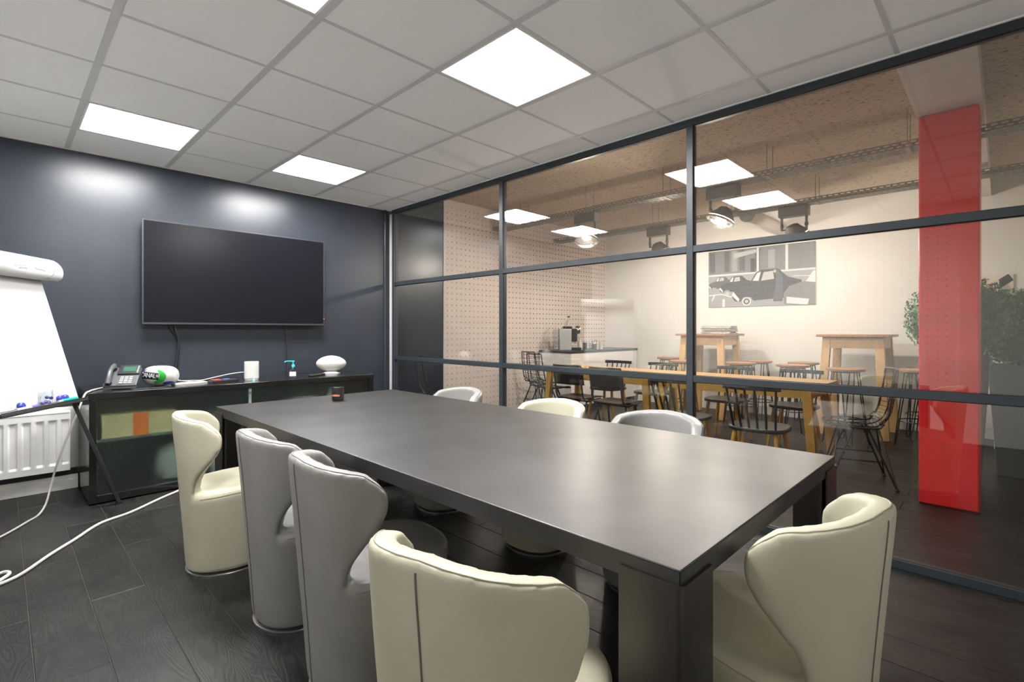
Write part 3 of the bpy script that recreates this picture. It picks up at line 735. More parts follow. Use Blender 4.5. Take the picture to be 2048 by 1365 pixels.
# pen scribbles on the folded page
def page_pt(x_, s_):
    k_ = s_*(ns-1); i = int(min(k_, ns-2)); f_ = k_-i
    a_ = sec[i][0]+(sec[i+1][0]-sec[i][0])*f_; b_ = sec[i][1]+(sec[i+1][1]-sec[i][1])*f_
    da = sec[i+1][0]-sec[i][0]; db = sec[i+1][1]-sec[i][1]; ll = math.hypot(da, db)
    return FM @ Vector((x_, b_-da/ll*.0015*0 , a_+.0026)) if False else FM @ (Vector((x_, b_, a_))+Vector((0, -da, db)).normalized()*.0022)
def scrib(pts, r=.0011): obj('pen_scribble', MB().tube(smoothpath([page_pt(a_, b_) for a_, b_ in pts], 4), r, 5), M_ink, fp)
scrib([(-.30, .50), (-.24, .46), (-.22, .42), (-.215, .36)]); scrib([(-.29, .56), (-.20, .54), (-.15, .50)], .0008)
scrib([(-.20, .42), (-.19, .39), (-.18, .42)]); scrib([(-.16, .43), (-.165, .37), (-.14, .36), (-.13, .41), (-.145, .42), (-.15, .39)])
scrib([(-.12, .43), (-.11, .38), (-.108, .34)]); scrib([(-.20, .33), (-.15, .32), (-.11, .31)], .0014)
scrib([(-.07, .41), (-.055, .38), (-.035, .385), (-.03, .34), (-.035, .28), (-.05, .24)]); scrib([(-.02, .39), (.005, .39), (.03, .385)], .0008)
scrib([(-.09, .20), (-.06, .19), (-.05, .205), (-.07, .215)], .0009); scrib([(-.36, .33), (-.29, .34), (-.25, .36)]); scrib([(-.32, .30), (-.28, .31), (-.26, .305)], .0016)
tray = obj('pen_tray', MB().box(-fw, .0, -.022, -.004, -.006, .055, FM).box(-fw, 0, -.004, .002, .052, .056, FM), M_blackm, fc, bevel=.003)
obj('tray_lip', MB().box(-fw, 0, -.006, .004, .006, .012, FM), mat('lip_grey', (.2, .2, .2), .4), fc)
legtop = FM @ Vector((-.03, -.01, -.018)); foot = Vector((.862, -.789, 0))-Vector((Bc.x, Bc.y, 0))
obj('leg', MB().bar(legtop, foot+Vector((0, 0, .012)), .034, .024), M_blackm, fc, bevel=.003)
l2 = FM @ Vector((-fw+.03, -.01, -.018)); f2 = dirv*(-fw-.16)+nrm*.06
obj('leg', MB().bar(l2, f2+Vector((0, 0, .012)), .030, .018), M_blackm, fc, bevel=.003)
l3 = FM @ Vector((-fw/2, .55, -.03)); f3 = dirv*(-fw/2)-nrm*.50
obj('leg', MB().bar(l3, f3+Vector((0, 0, .012)), .026, .018), M_blackm, fc, bevel=.003)
for f_ in (foot, f2, f3): obj('foot_cap', MB().box(-.018, .018, -.014, .014, 0, .016, T(f_.x, f_.y, 0)), M_blackp, fc)
obj('hinge_bar', MB().box(-fw+.02, -.0, .0, .03, -.035, -.013, FM), M_blackm, fc)
FW = T(Bc.x, Bc.y, 0) @ FM
def onboard(n_, mb, m, label, cat, group=None, **k): return tag(obj(n_, mb, m, **k), label, cat, group)
for x_, lb in ((-.145, 'dark blue round magnet on the flip chart beside its twin'), (-.190, 'dark blue round magnet on the flip chart beside its twin'), (-.50, 'dark blue round magnet alone at the far end of the pen tray')):
    onboard('magnet', MB().lathe([(.019, .006), (.021, .010), (.020, .024), (.014, .030)], 18, (0, 0, 0), FW @ T(x_, .0265, 0)), M_blue, lb, 'magnet', 'magnets on the flip chart')
mk = thing('marker_pen', 'green marker pen with pale cap in the flip chart tray', 'marker')
a_ = FW @ Vector((-.25, .008, .0412)); b_ = FW @ Vector((-.085, .008, .0412)); d_ = (b_-a_)
obj('barrel', MB().tube([a_+d_*.2, a_+d_*.22, a_+d_*.96, b_], [.0085, .0098, .0098, .008], 12), M_teal, mk)
obj('cap', MB().tube([a_, a_+d_*.21], .0078, 12), M_wp, mk)
mk2 = thing('marker_pen', 'purple marker pen at the outer end of the flip chart tray', 'marker')
a_ = FW @ Vector((-.58, .006, .0412)); b_ = FW @ Vector((-.43, .006, .0412)); d_ = (b_-a_)
obj('barrel', MB().tube([a_, a_+d_*.7], .009, 12), M_wp, mk2); obj('cap', MB().tube([a_+d_*.7, b_], .0098, 12), mat('violet_plastic', (.16, .10, .5), .4), mk2)
def bagf(u, v):
    a = 2*pi*u; r = (.052+.008*sin(5*a+3*v)+.006*sin(9*a-7*v))*(1-.25*v if v < .8 else .8)
    q = FW @ Vector((-.345+r*1.25*cos(a), .0, .034)); return q+Vector((0, 0, .002+.085*v+.006*sin(4*a+6*v)))+front*(r*.30*sin(a))
onboard('plastic_bag', MB().grid(bagf, 36, 8, True), M_cglass, 'crumpled clear plastic bag of magnets in the flip chart tray', 'bag')
for k, (dx, dz) in enumerate(((-.032, .012), (-.005, .016), (.020, .012), (.040, .034), (.005, .042))):
    q = FW @ Vector((-.345+dx, .0, .034)); onboard('bagged_magnet', MB().lathe([(.009, -.006), (.011, 0), (.009, .006)], 10, q+Vector((0, 0, dz+.006)), RX(.6*k)), mat('violet_magnet', (.10, .09, .34), .35), 'small violet magnet inside the clear plastic bag', 'magnet', 'magnets in the plastic bag')

# ================================================================== the room behind the glass
struct('ceiling_concrete', MB().box(XP+.05, XF, YR, YW, H2, H2+.1), M_conc)
struct('trim_6', MB().box(XP+.061, XF, -5.085, -4.745, 2.70, H2), M_beam)
rc = obj('red_column', MB().box(4.785, 5.10, -5.072, -4.757, 0, 2.70), M_redcol, bevel=.012, seg=2)
tag(rc, 'square red gloss painted column behind the glass wall', 'column')

# cable trays with slotted sides
def tray_(x0, label, yhang):
    t = thing('cable_tray', label, 'cable tray', (x0, 0, 2.60))
    y0, y1 = YR+.02, YW-.02; wd = .16; hgt = .055
    for sx in (0, wd):
        mb = MB()
        for z0, z1 in ((0, .010), (.022, .032), (.044, hgt)): mb.box(sx, sx+.002, y0, y1, z0, z1)
        n_ = int((y1-y0)/.055)
        for k in range(n_):
            ya = y0+k*.055; mb.box(sx, sx+.002, ya, ya+.022, .010, .022).box(sx, sx+.002, ya+.027, ya+.049, .032, .044)
        obj('slotted_side', mb, M_galv, t, smooth=0)
    mb = MB()
    for k in range(5): mb.box(.002+k*.0355, .002+k*.0355+.014, y0, y1, 0, .002)
    for k in range(int((y1-y0)/.06)): mb.box(.002, wd, y0+k*.06, y0+k*.06+.03, 0, .0018)
    obj('slotted_base', mb, M_galv, t, smooth=0)
    for y in yhang:
        for sx in (.0, wd): obj('hanger_rod', MB().tube([(sx+.001, y, .02), (sx+.001, y, H2-2.60)], .004, 8), M_galv, t)
        obj('hanger_bar', MB().box(-.01, wd+.012, y-.012, y+.012, -.006, 0), M_galv, t)
tray_(5.115, 'galvanised cable tray hung close to the glass wall and red column', [-4.66, -3.66, -2.65, -1.67, -.6, -5.9])
tray_(6.45, 'galvanised cable tray hung near the far poster wall', [-3.73, -2.78, -1.80, -.7, -4.68, -5.7])

# floodlights
M_bulb = mat('lit_lamp_glass', (1.0, .95, .86), .4, emit=26)
def flood(x0, y, rz, tiltd, label, power=LAMP):
    t = thing('floodlight', label, 'floodlight', (x0+.08, y, 2.60), 0, 'industrial floodlights under the cable trays')
    obj('ballast_box', MB().box(-.055, .055, -.15, .15, -.115, -.006), M_lampm, t, bevel=.004)
    for s in (-1, 1):
        a = obj('bracket_arm', MB().box(-.012, .012, s*.125-.012, s*.125+.012, -.26, -.115), M_lampm, t, bevel=.002)
        obj('arm_joint', MB().lathe([(.012, -.02), (.02, -.012), (.02, .012), (.012, .02)], 12, (0, s*.125, -.21)), M_lampm, a)
    Mh = T(0, 0, -.27) @ RZ(rz) @ RY(tiltd)
    hd = obj('lamp_head', MB().lathe([(.035, .07), (.06, .06), (.085, .02), (.125, -.035), (.130, -.045), (.124, -.045), (.08, .01), (.05, .03), (.03, .035)], 28, (0, 0, 0), Mh), M_lampm, t)
    obj('lens', MB().lathe([(.0, -.040), (.06, -.042), (.120, -.036), (.120, -.033), (0.0, -.036)], 28, (0, 0, 0), Mh), M_bulb, hd)
    obj('cross_bar', MB().tube([(0, -.135, -.255), (0, .135, -.255)], .008, 8), M_lampm, t)
    obj('glare_ring', MB().lathe([(.132, -.050), (.138, -.060), (.138, -.075), (.134, -.075), (.130, -.055)], 28, (0, 0, 0), Mh), M_chrome, hd)
    ld = bpy.data.lights.new('floodlight_glow', 'POINT'); ld.energy = power; ld.shadow_soft_size = .06; ld.color = (1.0, .90, .78)
    lo = bpy.data.objects.new('floodlight_glow', ld); COL.objects.link(lo); lo.parent = t; lo.location = Mh @ Vector((0, 0, -.085))
flood(5.115, -1.62, rad(30), rad(20), 'grey floodlight on the glass side tray, nearest the pegged wall')
flood(5.115, -3.24, rad(-60), rad(25), 'grey floodlight on the glass side tray, nearest the red column')
flood(6.45, -1.84, rad(-40), rad(-22), 'grey floodlight on the far tray, nearest the coffee counter', LAMP*1.3)
flood(6.45, -3.50, rad(-30), rad(-28), 'grey floodlight on the far tray in front of the poster wall')
vp = thing('ventilation_pipe', 'round ventilation pipe running into the poster wall', 'pipe', (6.66, -2.95, 2.62))
obj('duct', MB().tube([(0, 0, 0), (XF-6.66-.004, 0, 0)], .088, 24), M_beam, vp)
obj('rim', MB().tube([(-.01, 0, 0), (.01, 0, 0)], .094, 24), M_galv, vp)

# poster on the far wall
PX = XF-.012
ps = thing('street_poster', 'black and white poster of parked vintage cars on the far wall', 'poster', (PX, -2.65, 1.555))
PWd, PHt = 1.455, .855
PM = Matrix(((0, 0, -1, 0), (-1, 0, 0, 0), (0, 1, 0, 0), (0, 0, 0, 1)))   # local x right (-y world), y up, z towards room
obj('sheet', MB().box(-PWd/2, PWd/2, 0, PHt, -.010, 0, PM), GREYS[3], ps)
lay = [0]
def pr(n_, poly, g):
    lay[0] += 1; z = .0003+lay[0]*.00012
    obj(n_, MB().add([PM @ Vector((x_-PWd/2, y_, z)) for x_, y_ in poly], [tuple(range(len(poly)))]), GREYS[g] if isinstance(g, int) else g, ps, smooth=0)
rect = lambda x0, x1, y0, y1: [(x0, y0), (x1, y0), (x1, y1), (x0, y1)]
pr('printed_facade', rect(0, PWd, .50, PHt), 2)
for k in range(7): pr('printed_window', rect(.02+k*.11, .10+k*.11, .53, .84), [1, 2, 1, 3, 1, 2, 1][k])
pr('printed_canopy', [(.38, .72), (.70, .78), (.70, .83), (.38, .80)], 4)
pr('printed_pier', rect(.705, .735, .50, .85), 5); pr('printed_pier', rect(1.085, 1.12, .50, .85), 5)
for k in range(3): pr('printed_window', rect(.75+k*.11, .84+k*.11, .54, .80), [2, 3, 2][k])
pr('printed_window', rect(1.14, 1.42, .52, .85), 2)
pr('printed_doorway', rect(.62, .68, .50, .70), 0)
pr('printed_kerb', rect(0, PWd, .475, .50), 5); pr('printed_road', rect(0, PWd, .0, .475), 3)
pr('printed_line', [(.045, .10), (.09, .20), (.115, .20), (.06, .10)], 5); pr('printed_line', [(.21, 0), (.215, .12), (.25, .12), (.25, 0)], 5); pr('printed_line', [(0, .175), (.2, .19), (.35, .14), (.35, .155), (.2, .205), (0, .19)], 5)
pr('printed_line', [(1.18, .40), (1.42, .39), (1.42, .40), (1.18, .41)], 5)
def car(x, y, s, g):
    pr('printed_car', [(x+a*s, y+b*s) for a, b in ((0, .12), (.02, .26), (.14, .34), (.30, .38), (.38, .52), (.46, .56), (.72, .56), (.86, .42), (1.05, .36), (1.06, .20), (1.0, .10), (.34, .06), (.30, .12), (.18, .12), (.14, .05), (.04, .06))], g)
    pr('printed_glass', [(x+a*s, y+b*s) for a, b in ((.33, .39), (.40, .51), (.46, .53), (.42, .38))], 5)
    pr('printed_glass', [(x+a*s, y+b*s) for a, b in ((.46, .38), (.50, .52), (.64, .53), (.66, .40))], 4)
    pr('printed_bumper', [(x+a*s, y+b*s) for a, b in ((-.01, .16), (.10, .05), (.12, .09), (.02, .22))], 5)
car(.0, .26, .36, 1); car(.17, .20, .46, 0); car(.36, .03, .88, 0)
circ = lambda cx, cy, r: [(cx+r*cos(2*pi*k/20), cy+r*sin(2*pi*k/20)) for k in range(20)]
pr('printed_wheel', circ(.565, .075, .062), 5); pr('printed_wheel', circ(.565, .075, .045), 0); pr('printed_wheel', circ(.565, .075, .026), 4)
pr('printed_wheel', circ(.285, .20, .028), 4)
pr('printed_figure', [(.955, .09), (.95, .22), (.97, .44), (.94, .47), (.93, .505), (.96, .535), (1.0, .52), (1.0, .48), (1.04, .44), (1.06, .26), (1.04, .08)], mat('print_slate', (.06, .07, .10), .6))
pr('printed_face', circ(.948, .49, .020), mat('print_skin', (.55, .38, .28), .6)); pr('printed_case', rect(.93, 1.05, .06, .20), 1)
pr('printed_car', [(1.07, .02), (1.06, .16), (1.12, .26), (1.30, .32), (1.455, .30), (1.455, 0), (1.2, 0)], 2); pr('printed_glass', [(1.34, .32), (1.43, .46), (1.455, .46), (1.455, .30)], 5)
pr('printed_bumper', [(1.10, .12), (1.10, .03), (1.36, .0), (1.38, .08), (1.30, .09)], 5)

# long wooden tables
def long_table(yc, label):
    t = thing('dining_table', label, 'table', (5.37, yc, 0), 0, 'long oak tables pushed end to end')
    hx, hy = .34, .757
    obj('tabletop', MB().box(-hx, hx, -hy, hy, .712, .742), M_wood, t, bevel=.003)
    for s in (-1, 1):
        obj('apron', MB().box(*sorted((s*(hx-.045), s*(hx-.065))), -hy+.10, hy-.10, .62, .711), M_woody, t)
        obj('end_apron', MB().box(-hx+.06, hx-.06, *sorted((s*(hy-.07), s*(hy-.095))), .62, .711), M_brownw if False else M_wood, t)
    for sx in (-1, 1):
        for sy in (-1, 1): obj('leg', MB().bar((sx*(hx-.05), sy*(hy-.10), .711), (sx*(hx-.02), sy*(hy-.04), 0), .075, .055, up=(1, 0, 0), wx2=.06, wy2=.045), M_woody, t, bevel=.003)
long_table(-1.81, 'oak dining table end nearest the white coffee counter')
long_table(-3.33, 'oak dining table end nearest the red column')

# spindle chairs
def spindle_chair():
    t = thing('spindle_chair', '', 'chair')
    sup2 = [(math.copysign(abs(cos(a_))**.62, cos(a_))*.205, math.copysign(abs(sin(a_))**.62, sin(a_))*.215) for a_ in [2*pi*k/32 for k in range(32)]]
    obj('seat', MB().prism(sup2, .032, T(0, 0, .425)), M_blackw, t, bevel=.010, seg=3)
    for sx in (-1, 1):
        for sy in (-1, 1):
            a, b = Vector((sx*.135, sy*.145, .424)), Vector((sx*.185, sy*.20, 0)); mid = a.lerp(b, .35)
            obj('leg', MB().tube([a, mid, b], [.016, .019, .012], 12), M_woody if sx < 2 else M_blackw, t)
    crest = []
    for k in range(13):
        s = -1+2*k/12; crest.append(Vector((-.285+.045*s*s, s*.205, .775)))
    mb = MB()
    for p_, q_ in zip(crest, crest[1:]): mb.bar(p_, q_, .018, .040)
    obj('crest_rail', mb, M_blackw, t, bevel=.004)
    for k in range(6):
        s = -1+2*k/5; top = Vector((-.285+.045*s*s*.7, s*.175, .765)); bot = Vector((-.175+.02*s*s, s*.150, .45))
        obj('spindle', MB().tube([bot, bot.lerp(top, .5), top], [.0085, .010, .0085], 10), M_blackw, t)
    return t
SP = [(4.50, -3.80, 4, 'black spindle back chair facing the oak table from the glass, near the red column'), (4.56, -3.14, -4, 'black spindle back chair on the glass side, beside the dark plywood chair'),
      (5.92, -1.44, 180, 'black spindle back chair on the far side, nearest the coffee counter'), (5.92, -2.10, 180, 'black spindle back chair on the far side, second from the coffee counter'),
      (5.90, -3.00, 180, 'black spindle back chair on the far side, third from the coffee counter'), (5.90, -3.67, 180, 'black spindle back chair on the far side, farthest from the coffee counter')]
sc0 = None
for x_, y_, dg, lb in SP:
    if sc0 is None: sc0 = spindle_chair(); sc0.location = (x_, y_, 0); sc0.rotation_euler = (0, 0, rad(dg)); sc0['label'] = lb; sc0['group'] = 'spindle back chairs at the oak tables'
    else: dup(sc0, (x_, y_, 0), rad(dg), lb)

# plywood shell chairs on tube frames
def ply_chair():
    t = thing('plywood_chair', '', 'chair')
    def bk(u, v):
        s = -1+2*u; return Vector((-.205+.045*s*s-.05*v, s*(.205-.012*(v > .9)), .60+.22*v))
    mb = MB().grid(bk, 12, 6); o = obj('backrest', mb, M_blackw, t); m_ = o.modifiers.new('t', 'SOLIDIFY'); m_.thickness = .012
    def st(u, v):
        s = -1+2*u; q = -1+2*v; return Vector((q*.20+.02, s*(.195+.012*q)*math.sqrt(max(0, 1-.12*q**4)), .440-.012*(1-s*s)*(1-q*q)-.018*max(q-.6, 0)))
    o = obj('seat', MB().grid(st, 12, 12), M_brownw, t); m_ = o.modifiers.new('t', 'SOLIDIFY'); m_.thickness = .012
    for s in (-1, 1):
        f_ = [(-.225, s*.185, .78), (-.19, s*.185, .60), (-.165, s*.185, .48), (-.12, s*.185, .422), (-.04, s*.185, .415), (.18, s*.185, .420)]
        obj('frame_tube', MB().tube(smoothpath(f_, 5), .011, 10), M_blackm, t)
        obj('leg', MB().tube([(.10, s*.17, .415), (.20, s*.20, 0)], .011, 10), M_blackm, t)
        obj('leg', MB().tube([(-.07, s*.17, .415), (-.21, s*.20, 0)], .011, 10), M_blackm, t)
    obj('cross_tube', MB().tube([(-.04, -.185, .405), (-.04, .185, .405)], .010, 8).tube([(.12, -.185, .405), (.12, .185, .405)], .010, 8), M_blackm, t)
    return t
p0 = ply_chair(); p0.location = (4.95, -1.68, 0); p0['label'] = 'dark plywood shell chair on black tube legs, nearest the wire chairs'; p0['group'] = 'plywood chairs at the oak table'
dup(p0, (4.92, -2.205, 0), rad(0), 'dark plywood shell chair on black tube legs, beside a spindle back chair')

# wire chairs
def wire_chair():
    t = thing('wire_chair', '', 'chair')
    prof_ = [(-.240, .90), (-.228, .78), (-.205, .63), (-.185, .55), (-.150, .485), (-.095, .452), (-.02, .440), (.08, .442), (.16, .452), (.215, .452), (.240, .435)]
    pr_ = smoothpath([(a_, 0, b_) for a_, b_ in prof_], 5)
    n_ = len(pr_)
    def wdt(i):
        f_ = i/(n_-1); return .165+.055*min(1, f_*2.2) if f_ < .45 else .22
    def pt_(i, s):
        p_ = pr_[i]; f_ = i/(n_-1); curl = .045*s*s*(1 if f_ < .5 else .5)
        return Vector((p_.x+(curl if f_ < .45 else 0), s*wdt(i), p_.z+(curl*.6 if f_ >= .35 else 0)))
    rimp = [pt_(i, 1) for i in range(n_)]+[pt_(n_-1, s_) for s_ in (.6, .2, -.2, -.6)]+[pt_(i, -1) for i in range(n_-1, -1, -1)]+[pt_(0, s_) for s_ in (-.6, -.2, .2, .6)]
    sh = obj('shell_rim', MB().tube(rimp, .0075, 8, closed=True), M_wire, t)
    for s in (-.38, .38): obj('long_wire', MB().tube([pt_(i, s) for i in range(n_)], .0050, 7), M_wire, sh)
    for i in range(2, n_-1, 2): obj('cross_wire', MB().tube([pt_(i, s) for s in (-1, -.6, -.2, .2, .6, 1)], .0026, 5), M_wire, sh)
    for sx in (-1, 1):
        for sy in (-1, 1):
            foot_ = Vector((.02+sx*.215, sy*.225, .008))
            obj('leg', MB().tube([(.02+sx*.05, sy*.15, .437), foot_], .0070, 8).tube([(.02+sx*.13, sy*.05, .437), foot_+Vector((0, 0, .01))], .0060, 8), M_wire, t)
            obj('foot_pad', MB().lathe([(.012, 0), (.014, .006), (.010, .018)], 12, (foot_.x, foot_.y, 0)), M_blackp, t)
    q = [Vector((.02+sx*.145, sy*.19, .20)) for sx, sy in ((-1, -1), (1, -1), (1, 1), (-1, 1))]
    obj('stretcher', MB().tube(q, .0050, 7, closed=True), M_wire, t)
    return t
w0 = wire_chair(); w0.location = (5.13, -4.36, 0); w0.rotation_euler = (0, 0, rad(108)); w0['label'] = 'black wire chair pulled up by the red column end of the oak table'; w0['group'] = 'black wire chairs'
dup(w0, (5.36, -.84, 0), rad(-14), 'black wire chair by the pegged wall, nearer the oak table')
dup(w0, (5.74, -.39, 0), rad(-14), 'black wire chair by the pegged wall, behind another wire chair')
dup(w0, (3.86, -.42, 0), rad(-45), 'black wire chair in the dark corner against the navy wall')

# bar tables and stools
def bar_table(x0, x1, y0, y1, label):
    t = thing('bar_table', label, 'table', ((x0+x1)/2, (y0+y1)/2, 0), 0, 'tall beech bar tables')
    hx, hy = (x1-x0)/2, (y1-y0)/2
    obj('tabletop', MB().box(-hx, hx, -hy, hy, 1.130, 1.158), M_seatw, t, bevel=.003)
    for s in (-1, 1):
        obj('apron', MB().box(*sorted((s*(hx-.06), s*(hx-.085))), -hy+.09, hy-.09, 1.0, 1.129), M_woodh, t)
        obj('apron', MB().box(-hx+.09, hx-.09, *sorted((s*(hy-.06), s*(hy-.085))), 1.0, 1.129), M_woodh, t)
    for sx in (-1, 1):
        for sy in (-1, 1): obj('leg', MB().bar((sx*(hx-.09), sy*(hy-.095), 1.129), (sx*(hx-.02), sy*(hy-.035), 0), .085, .06, up=(1, 0, 0)), M_woodh, t, bevel=.003)
bar_table(7.02, 7.72, -2.54, -1.84, 'tall beech bar table stacked with newspapers under the poster')
bar_table(6.98, 7.70, -4.30, -3.61, 'tall beech bar table with an empty top near the red column')
def stool():
    t = thing('hairpin_stool', '', 'stool')
    obj('seat', MB().lathe([(.165, .772), (.178, .776), (.178, .796), (.170, .800), (.10, .797)], 28), M_seatw, t)
    for k in range(4):
        a = pi/4+k*pi/2; d_ = Vector((cos(a), sin(a), 0)); n_ = Vector((-sin(a), cos(a), 0))
        pts = [d_*.11+n_*.06+Vector((0, 0, .771)), d_*.205+n_*.022+Vector((0, 0, .03)), d_*.212+Vector((0, 0, .008)), d_*.205-n_*.022+Vector((0, 0, .03)), d_*.11-n_*.06+Vector((0, 0, .771))]
        obj('hairpin_leg', MB().tube(pts, .0062, 7), M_wire, t)
    ring_ = [Vector((.178*cos(2*pi*k/28), .178*sin(2*pi*k/28), .26)) for k in range(28)]
    obj('foot_ring', MB().tube(ring_, .006, 7, closed=True), M_wire, t)
    obj('seat_ring', MB().tube([Vector((p_.x*.72, p_.y*.72, .764)) for p_ in ring_], .006, 7, closed=True), M_wire, t)
    return t
ST = [(6.72, -2.10, 'wooden seat hairpin stool on the near side of the newspaper bar table'), (6.86, -2.80, 'wooden seat hairpin stool at the corner of the newspaper bar table, facing the empty one'), (7.42, -2.82, 'wooden seat hairpin stool close to the poster wall, beside the newspaper bar table'),
      (7.35, -1.58, 'wooden seat hairpin stool between the newspaper bar table and the coffee counter'), (6.58, -3.98, 'wooden seat hairpin stool on the near side of the empty bar table'), (6.85, -3.40, 'wooden seat hairpin stool at the left corner of the empty bar table, near side'),
      (7.45, -3.36, 'wooden seat hairpin stool between the two bar tables against the wall'), (6.95, -4.56, 'wooden seat hairpin stool between the empty bar table and the red column'), (7.55, -4.56, 'wooden seat hairpin stool behind the red column against the far wall')]
s0 = None
for x_, y_, lb in ST:
    if s0 is None: s0 = stool(); s0.location = (x_, y_, 0); s0['label'] = lb; s0['group'] = 'hairpin stools at the bar tables'
    else: dup(s0, (x_, y_, 0), random.uniform(-.5, .5), lb)
zz = 1.158
NPW = ['newspaper at the bottom of the stack on the bar table', 'folded newspaper second from the bottom of the stack', 'folded newspaper third from the bottom of the stack', 'folded newspaper in the middle of the stack', 'folded newspaper above the middle of the stack', 'folded newspaper third from the top of the stack', 'folded newspaper second from the top of the stack', 'newspaper with a pinkish page on top of the stack']
for k, lb in enumerate(NPW):
    th = .011+.006*random.random(); g = random.uniform(.30, .58); m_ = mat('newsprint_%s' % 'abcdefgh'[k], (g*1.02, g*(.93 if k == 7 else 1), g*(.92 if k == 7 else .96)), .8, var=.25, vscale=30)
    Mx = T(7.42+random.uniform(-.015, .015), -2.30+random.uniform(-.015, .015), zz) @ RZ(random.uniform(-.12, .12))
    tag(obj('newspaper', MB().box(-.15, .15, -.20, .20, 0, th, Mx), m_, bevel=.004), lb, 'newspaper', 'newspapers stacked on the bar table'); zz += th+.0006

# coffee counter
kc = thing('coffee_counter', 'white gloss counter with black worktop in the far corner', 'counter', (6.104, -.681, 0))
KW, KD = XF-6.104-.024, .608
obj('carcass', MB().box(.02, KW, .02, KD, .08, .868), M_cab, kc)
obj('plinth', MB().box(.05, KW, .05, KD, 0, .079), M_blackm, kc)
for k in range(4): obj('door', MB().box(.004+k*(KW-.004)/4, (k+1)*(KW-.004)/4, 0, .0195, .085, .864), M_cab, kc, bevel=.002)
obj('end_panel', MB().box(0, .0195, .021, KD, .085, .866), M_cab, kc, bevel=.002)
obj('worktop', MB().box(-.012, KW, -.012, KD, .869, .900), M_blackp, kc, bevel=.002)
cmx = thing('coffee_machine', 'silver and black capsule coffee machine with lever raised on the counter', 'coffee machine', (6.34, -.42, .90), rad(-42)); cmx.scale = (1.25, 1.2, 1.22)
obj('water_tank', MB().box(-.165, -.10, -.055, .055, 0, .26), M_cglass, cmx, bevel=.006)
obj('body', MB().box(-.10, .05, -.058, .058, 0, .27), mat('silver_paint', (.50, .53, .52), .3, metal=.4), cmx, bevel=.01)
obj('black_side', MB().box(.05, .12, -.058, .058, .11, .27), M_blackp, cmx, bevel=.008)
obj('spout', MB().lathe([(.012, 0), (.012, .04), (.02, .05)], 12, (.10, 0, .085)), M_chrome, cmx)
obj('brew_head', MB().lathe([(.02, -.03), (.05, -.028), (.058, 0), (.05, .03), (.03, .034)], 24, (.125, 0, .255), RY(pi/2)), M_chrome, cmx)
obj('drip_tray', MB().box(.05, .17, -.05, .05, 0, .035), M_blackp, cmx, bevel=.004)
obj('cup_stand', MB().box(.055, .15, -.045, .045, .095, .101), M_alu, cmx)
lv = obj('lever', MB().tube([(-.03, -.045, .26), (.02, -.045, .42)], .005, 8).tube([(-.03, .045, .26), (.02, .045, .42)], .005, 8), M_chrome, cmx)
obj('lever_grip', MB().tube([(.02, -.052, .42), (.02, .052, .42)], .010, 10), M_blackp, lv)
obj('lid', MB().box(-.05, .06, -.05, .05, .27, .30), M_blackp, cmx, bevel=.01)
def lath(n_, prof_, x_, y_, m_, label, cat, group=None): return tag(obj(n_, MB().lathe(prof_, 20, (x_, y_, .90)), m_), label, cat, group)
lath('syrup_bottle', [(.032, 0), (.036, .01), (.036, .09), (.018, .13), (.014, .16), (.016, .18), (.016, .185)], 6.62, -.46, mat('cloudy_glass', (.60, .60, .57), .25), 'pale bottle beside the coffee machine on the counter', 'bottle')
GL = [(6.70, -.50), (6.76, -.44), (6.82, -.52), (6.84, -.40), (6.73, -.36)]
for k, (x_, y_) in enumerate(GL): lath('drinking_glass', [(.022, 0), (.028, .004), (.032, .11), (.029, .11), (.026, .008)], x_, y_, M_cglass, 'clear drinking glass among the spoons on the counter', 'glass', 'drinking glasses on the counter')
ut = thing('spoon_pot', 'dark pot of metal spoons on the coffee counter', 'utensils', (6.80, -.60, .90))
obj('pot', MB().lathe([(.03, 0), (.036, .004), (.036, .09), (.032, .09), (.03, .01)], 18), M_blackp, ut)
for k in range(5):
    a = k*1.3; obj('spoon', MB().tube([(0, 0, .02), (.03*cos(a), .03*sin(a), .12), (.04*cos(a), .04*sin(a), .135), (.045*cos(a), .045*sin(a), .16)], [.002, .003, .012, .006], 8), M_chrome, ut)
for x_, lb in ((6.95, 'white paper cup on the counter beside the spoon pot'), (7.06, 'taller white paper cup on the counter, farther from the coffee machine')): lath('paper_cup', [(.026, 0), (.036, .10 if x_ < 7 else .12), (.038, .10 if x_ < 7 else .12), (.034, .095)], x_, -.55, M_paper, lb, 'cup')
tag(obj('tea_box', MB().box(6.50, 6.66, -.685, -.60, .90, .912), mat('green_card', (.05, .17, .09), .6), bevel=.002), 'flat dark green card box at the front of the counter', 'box')

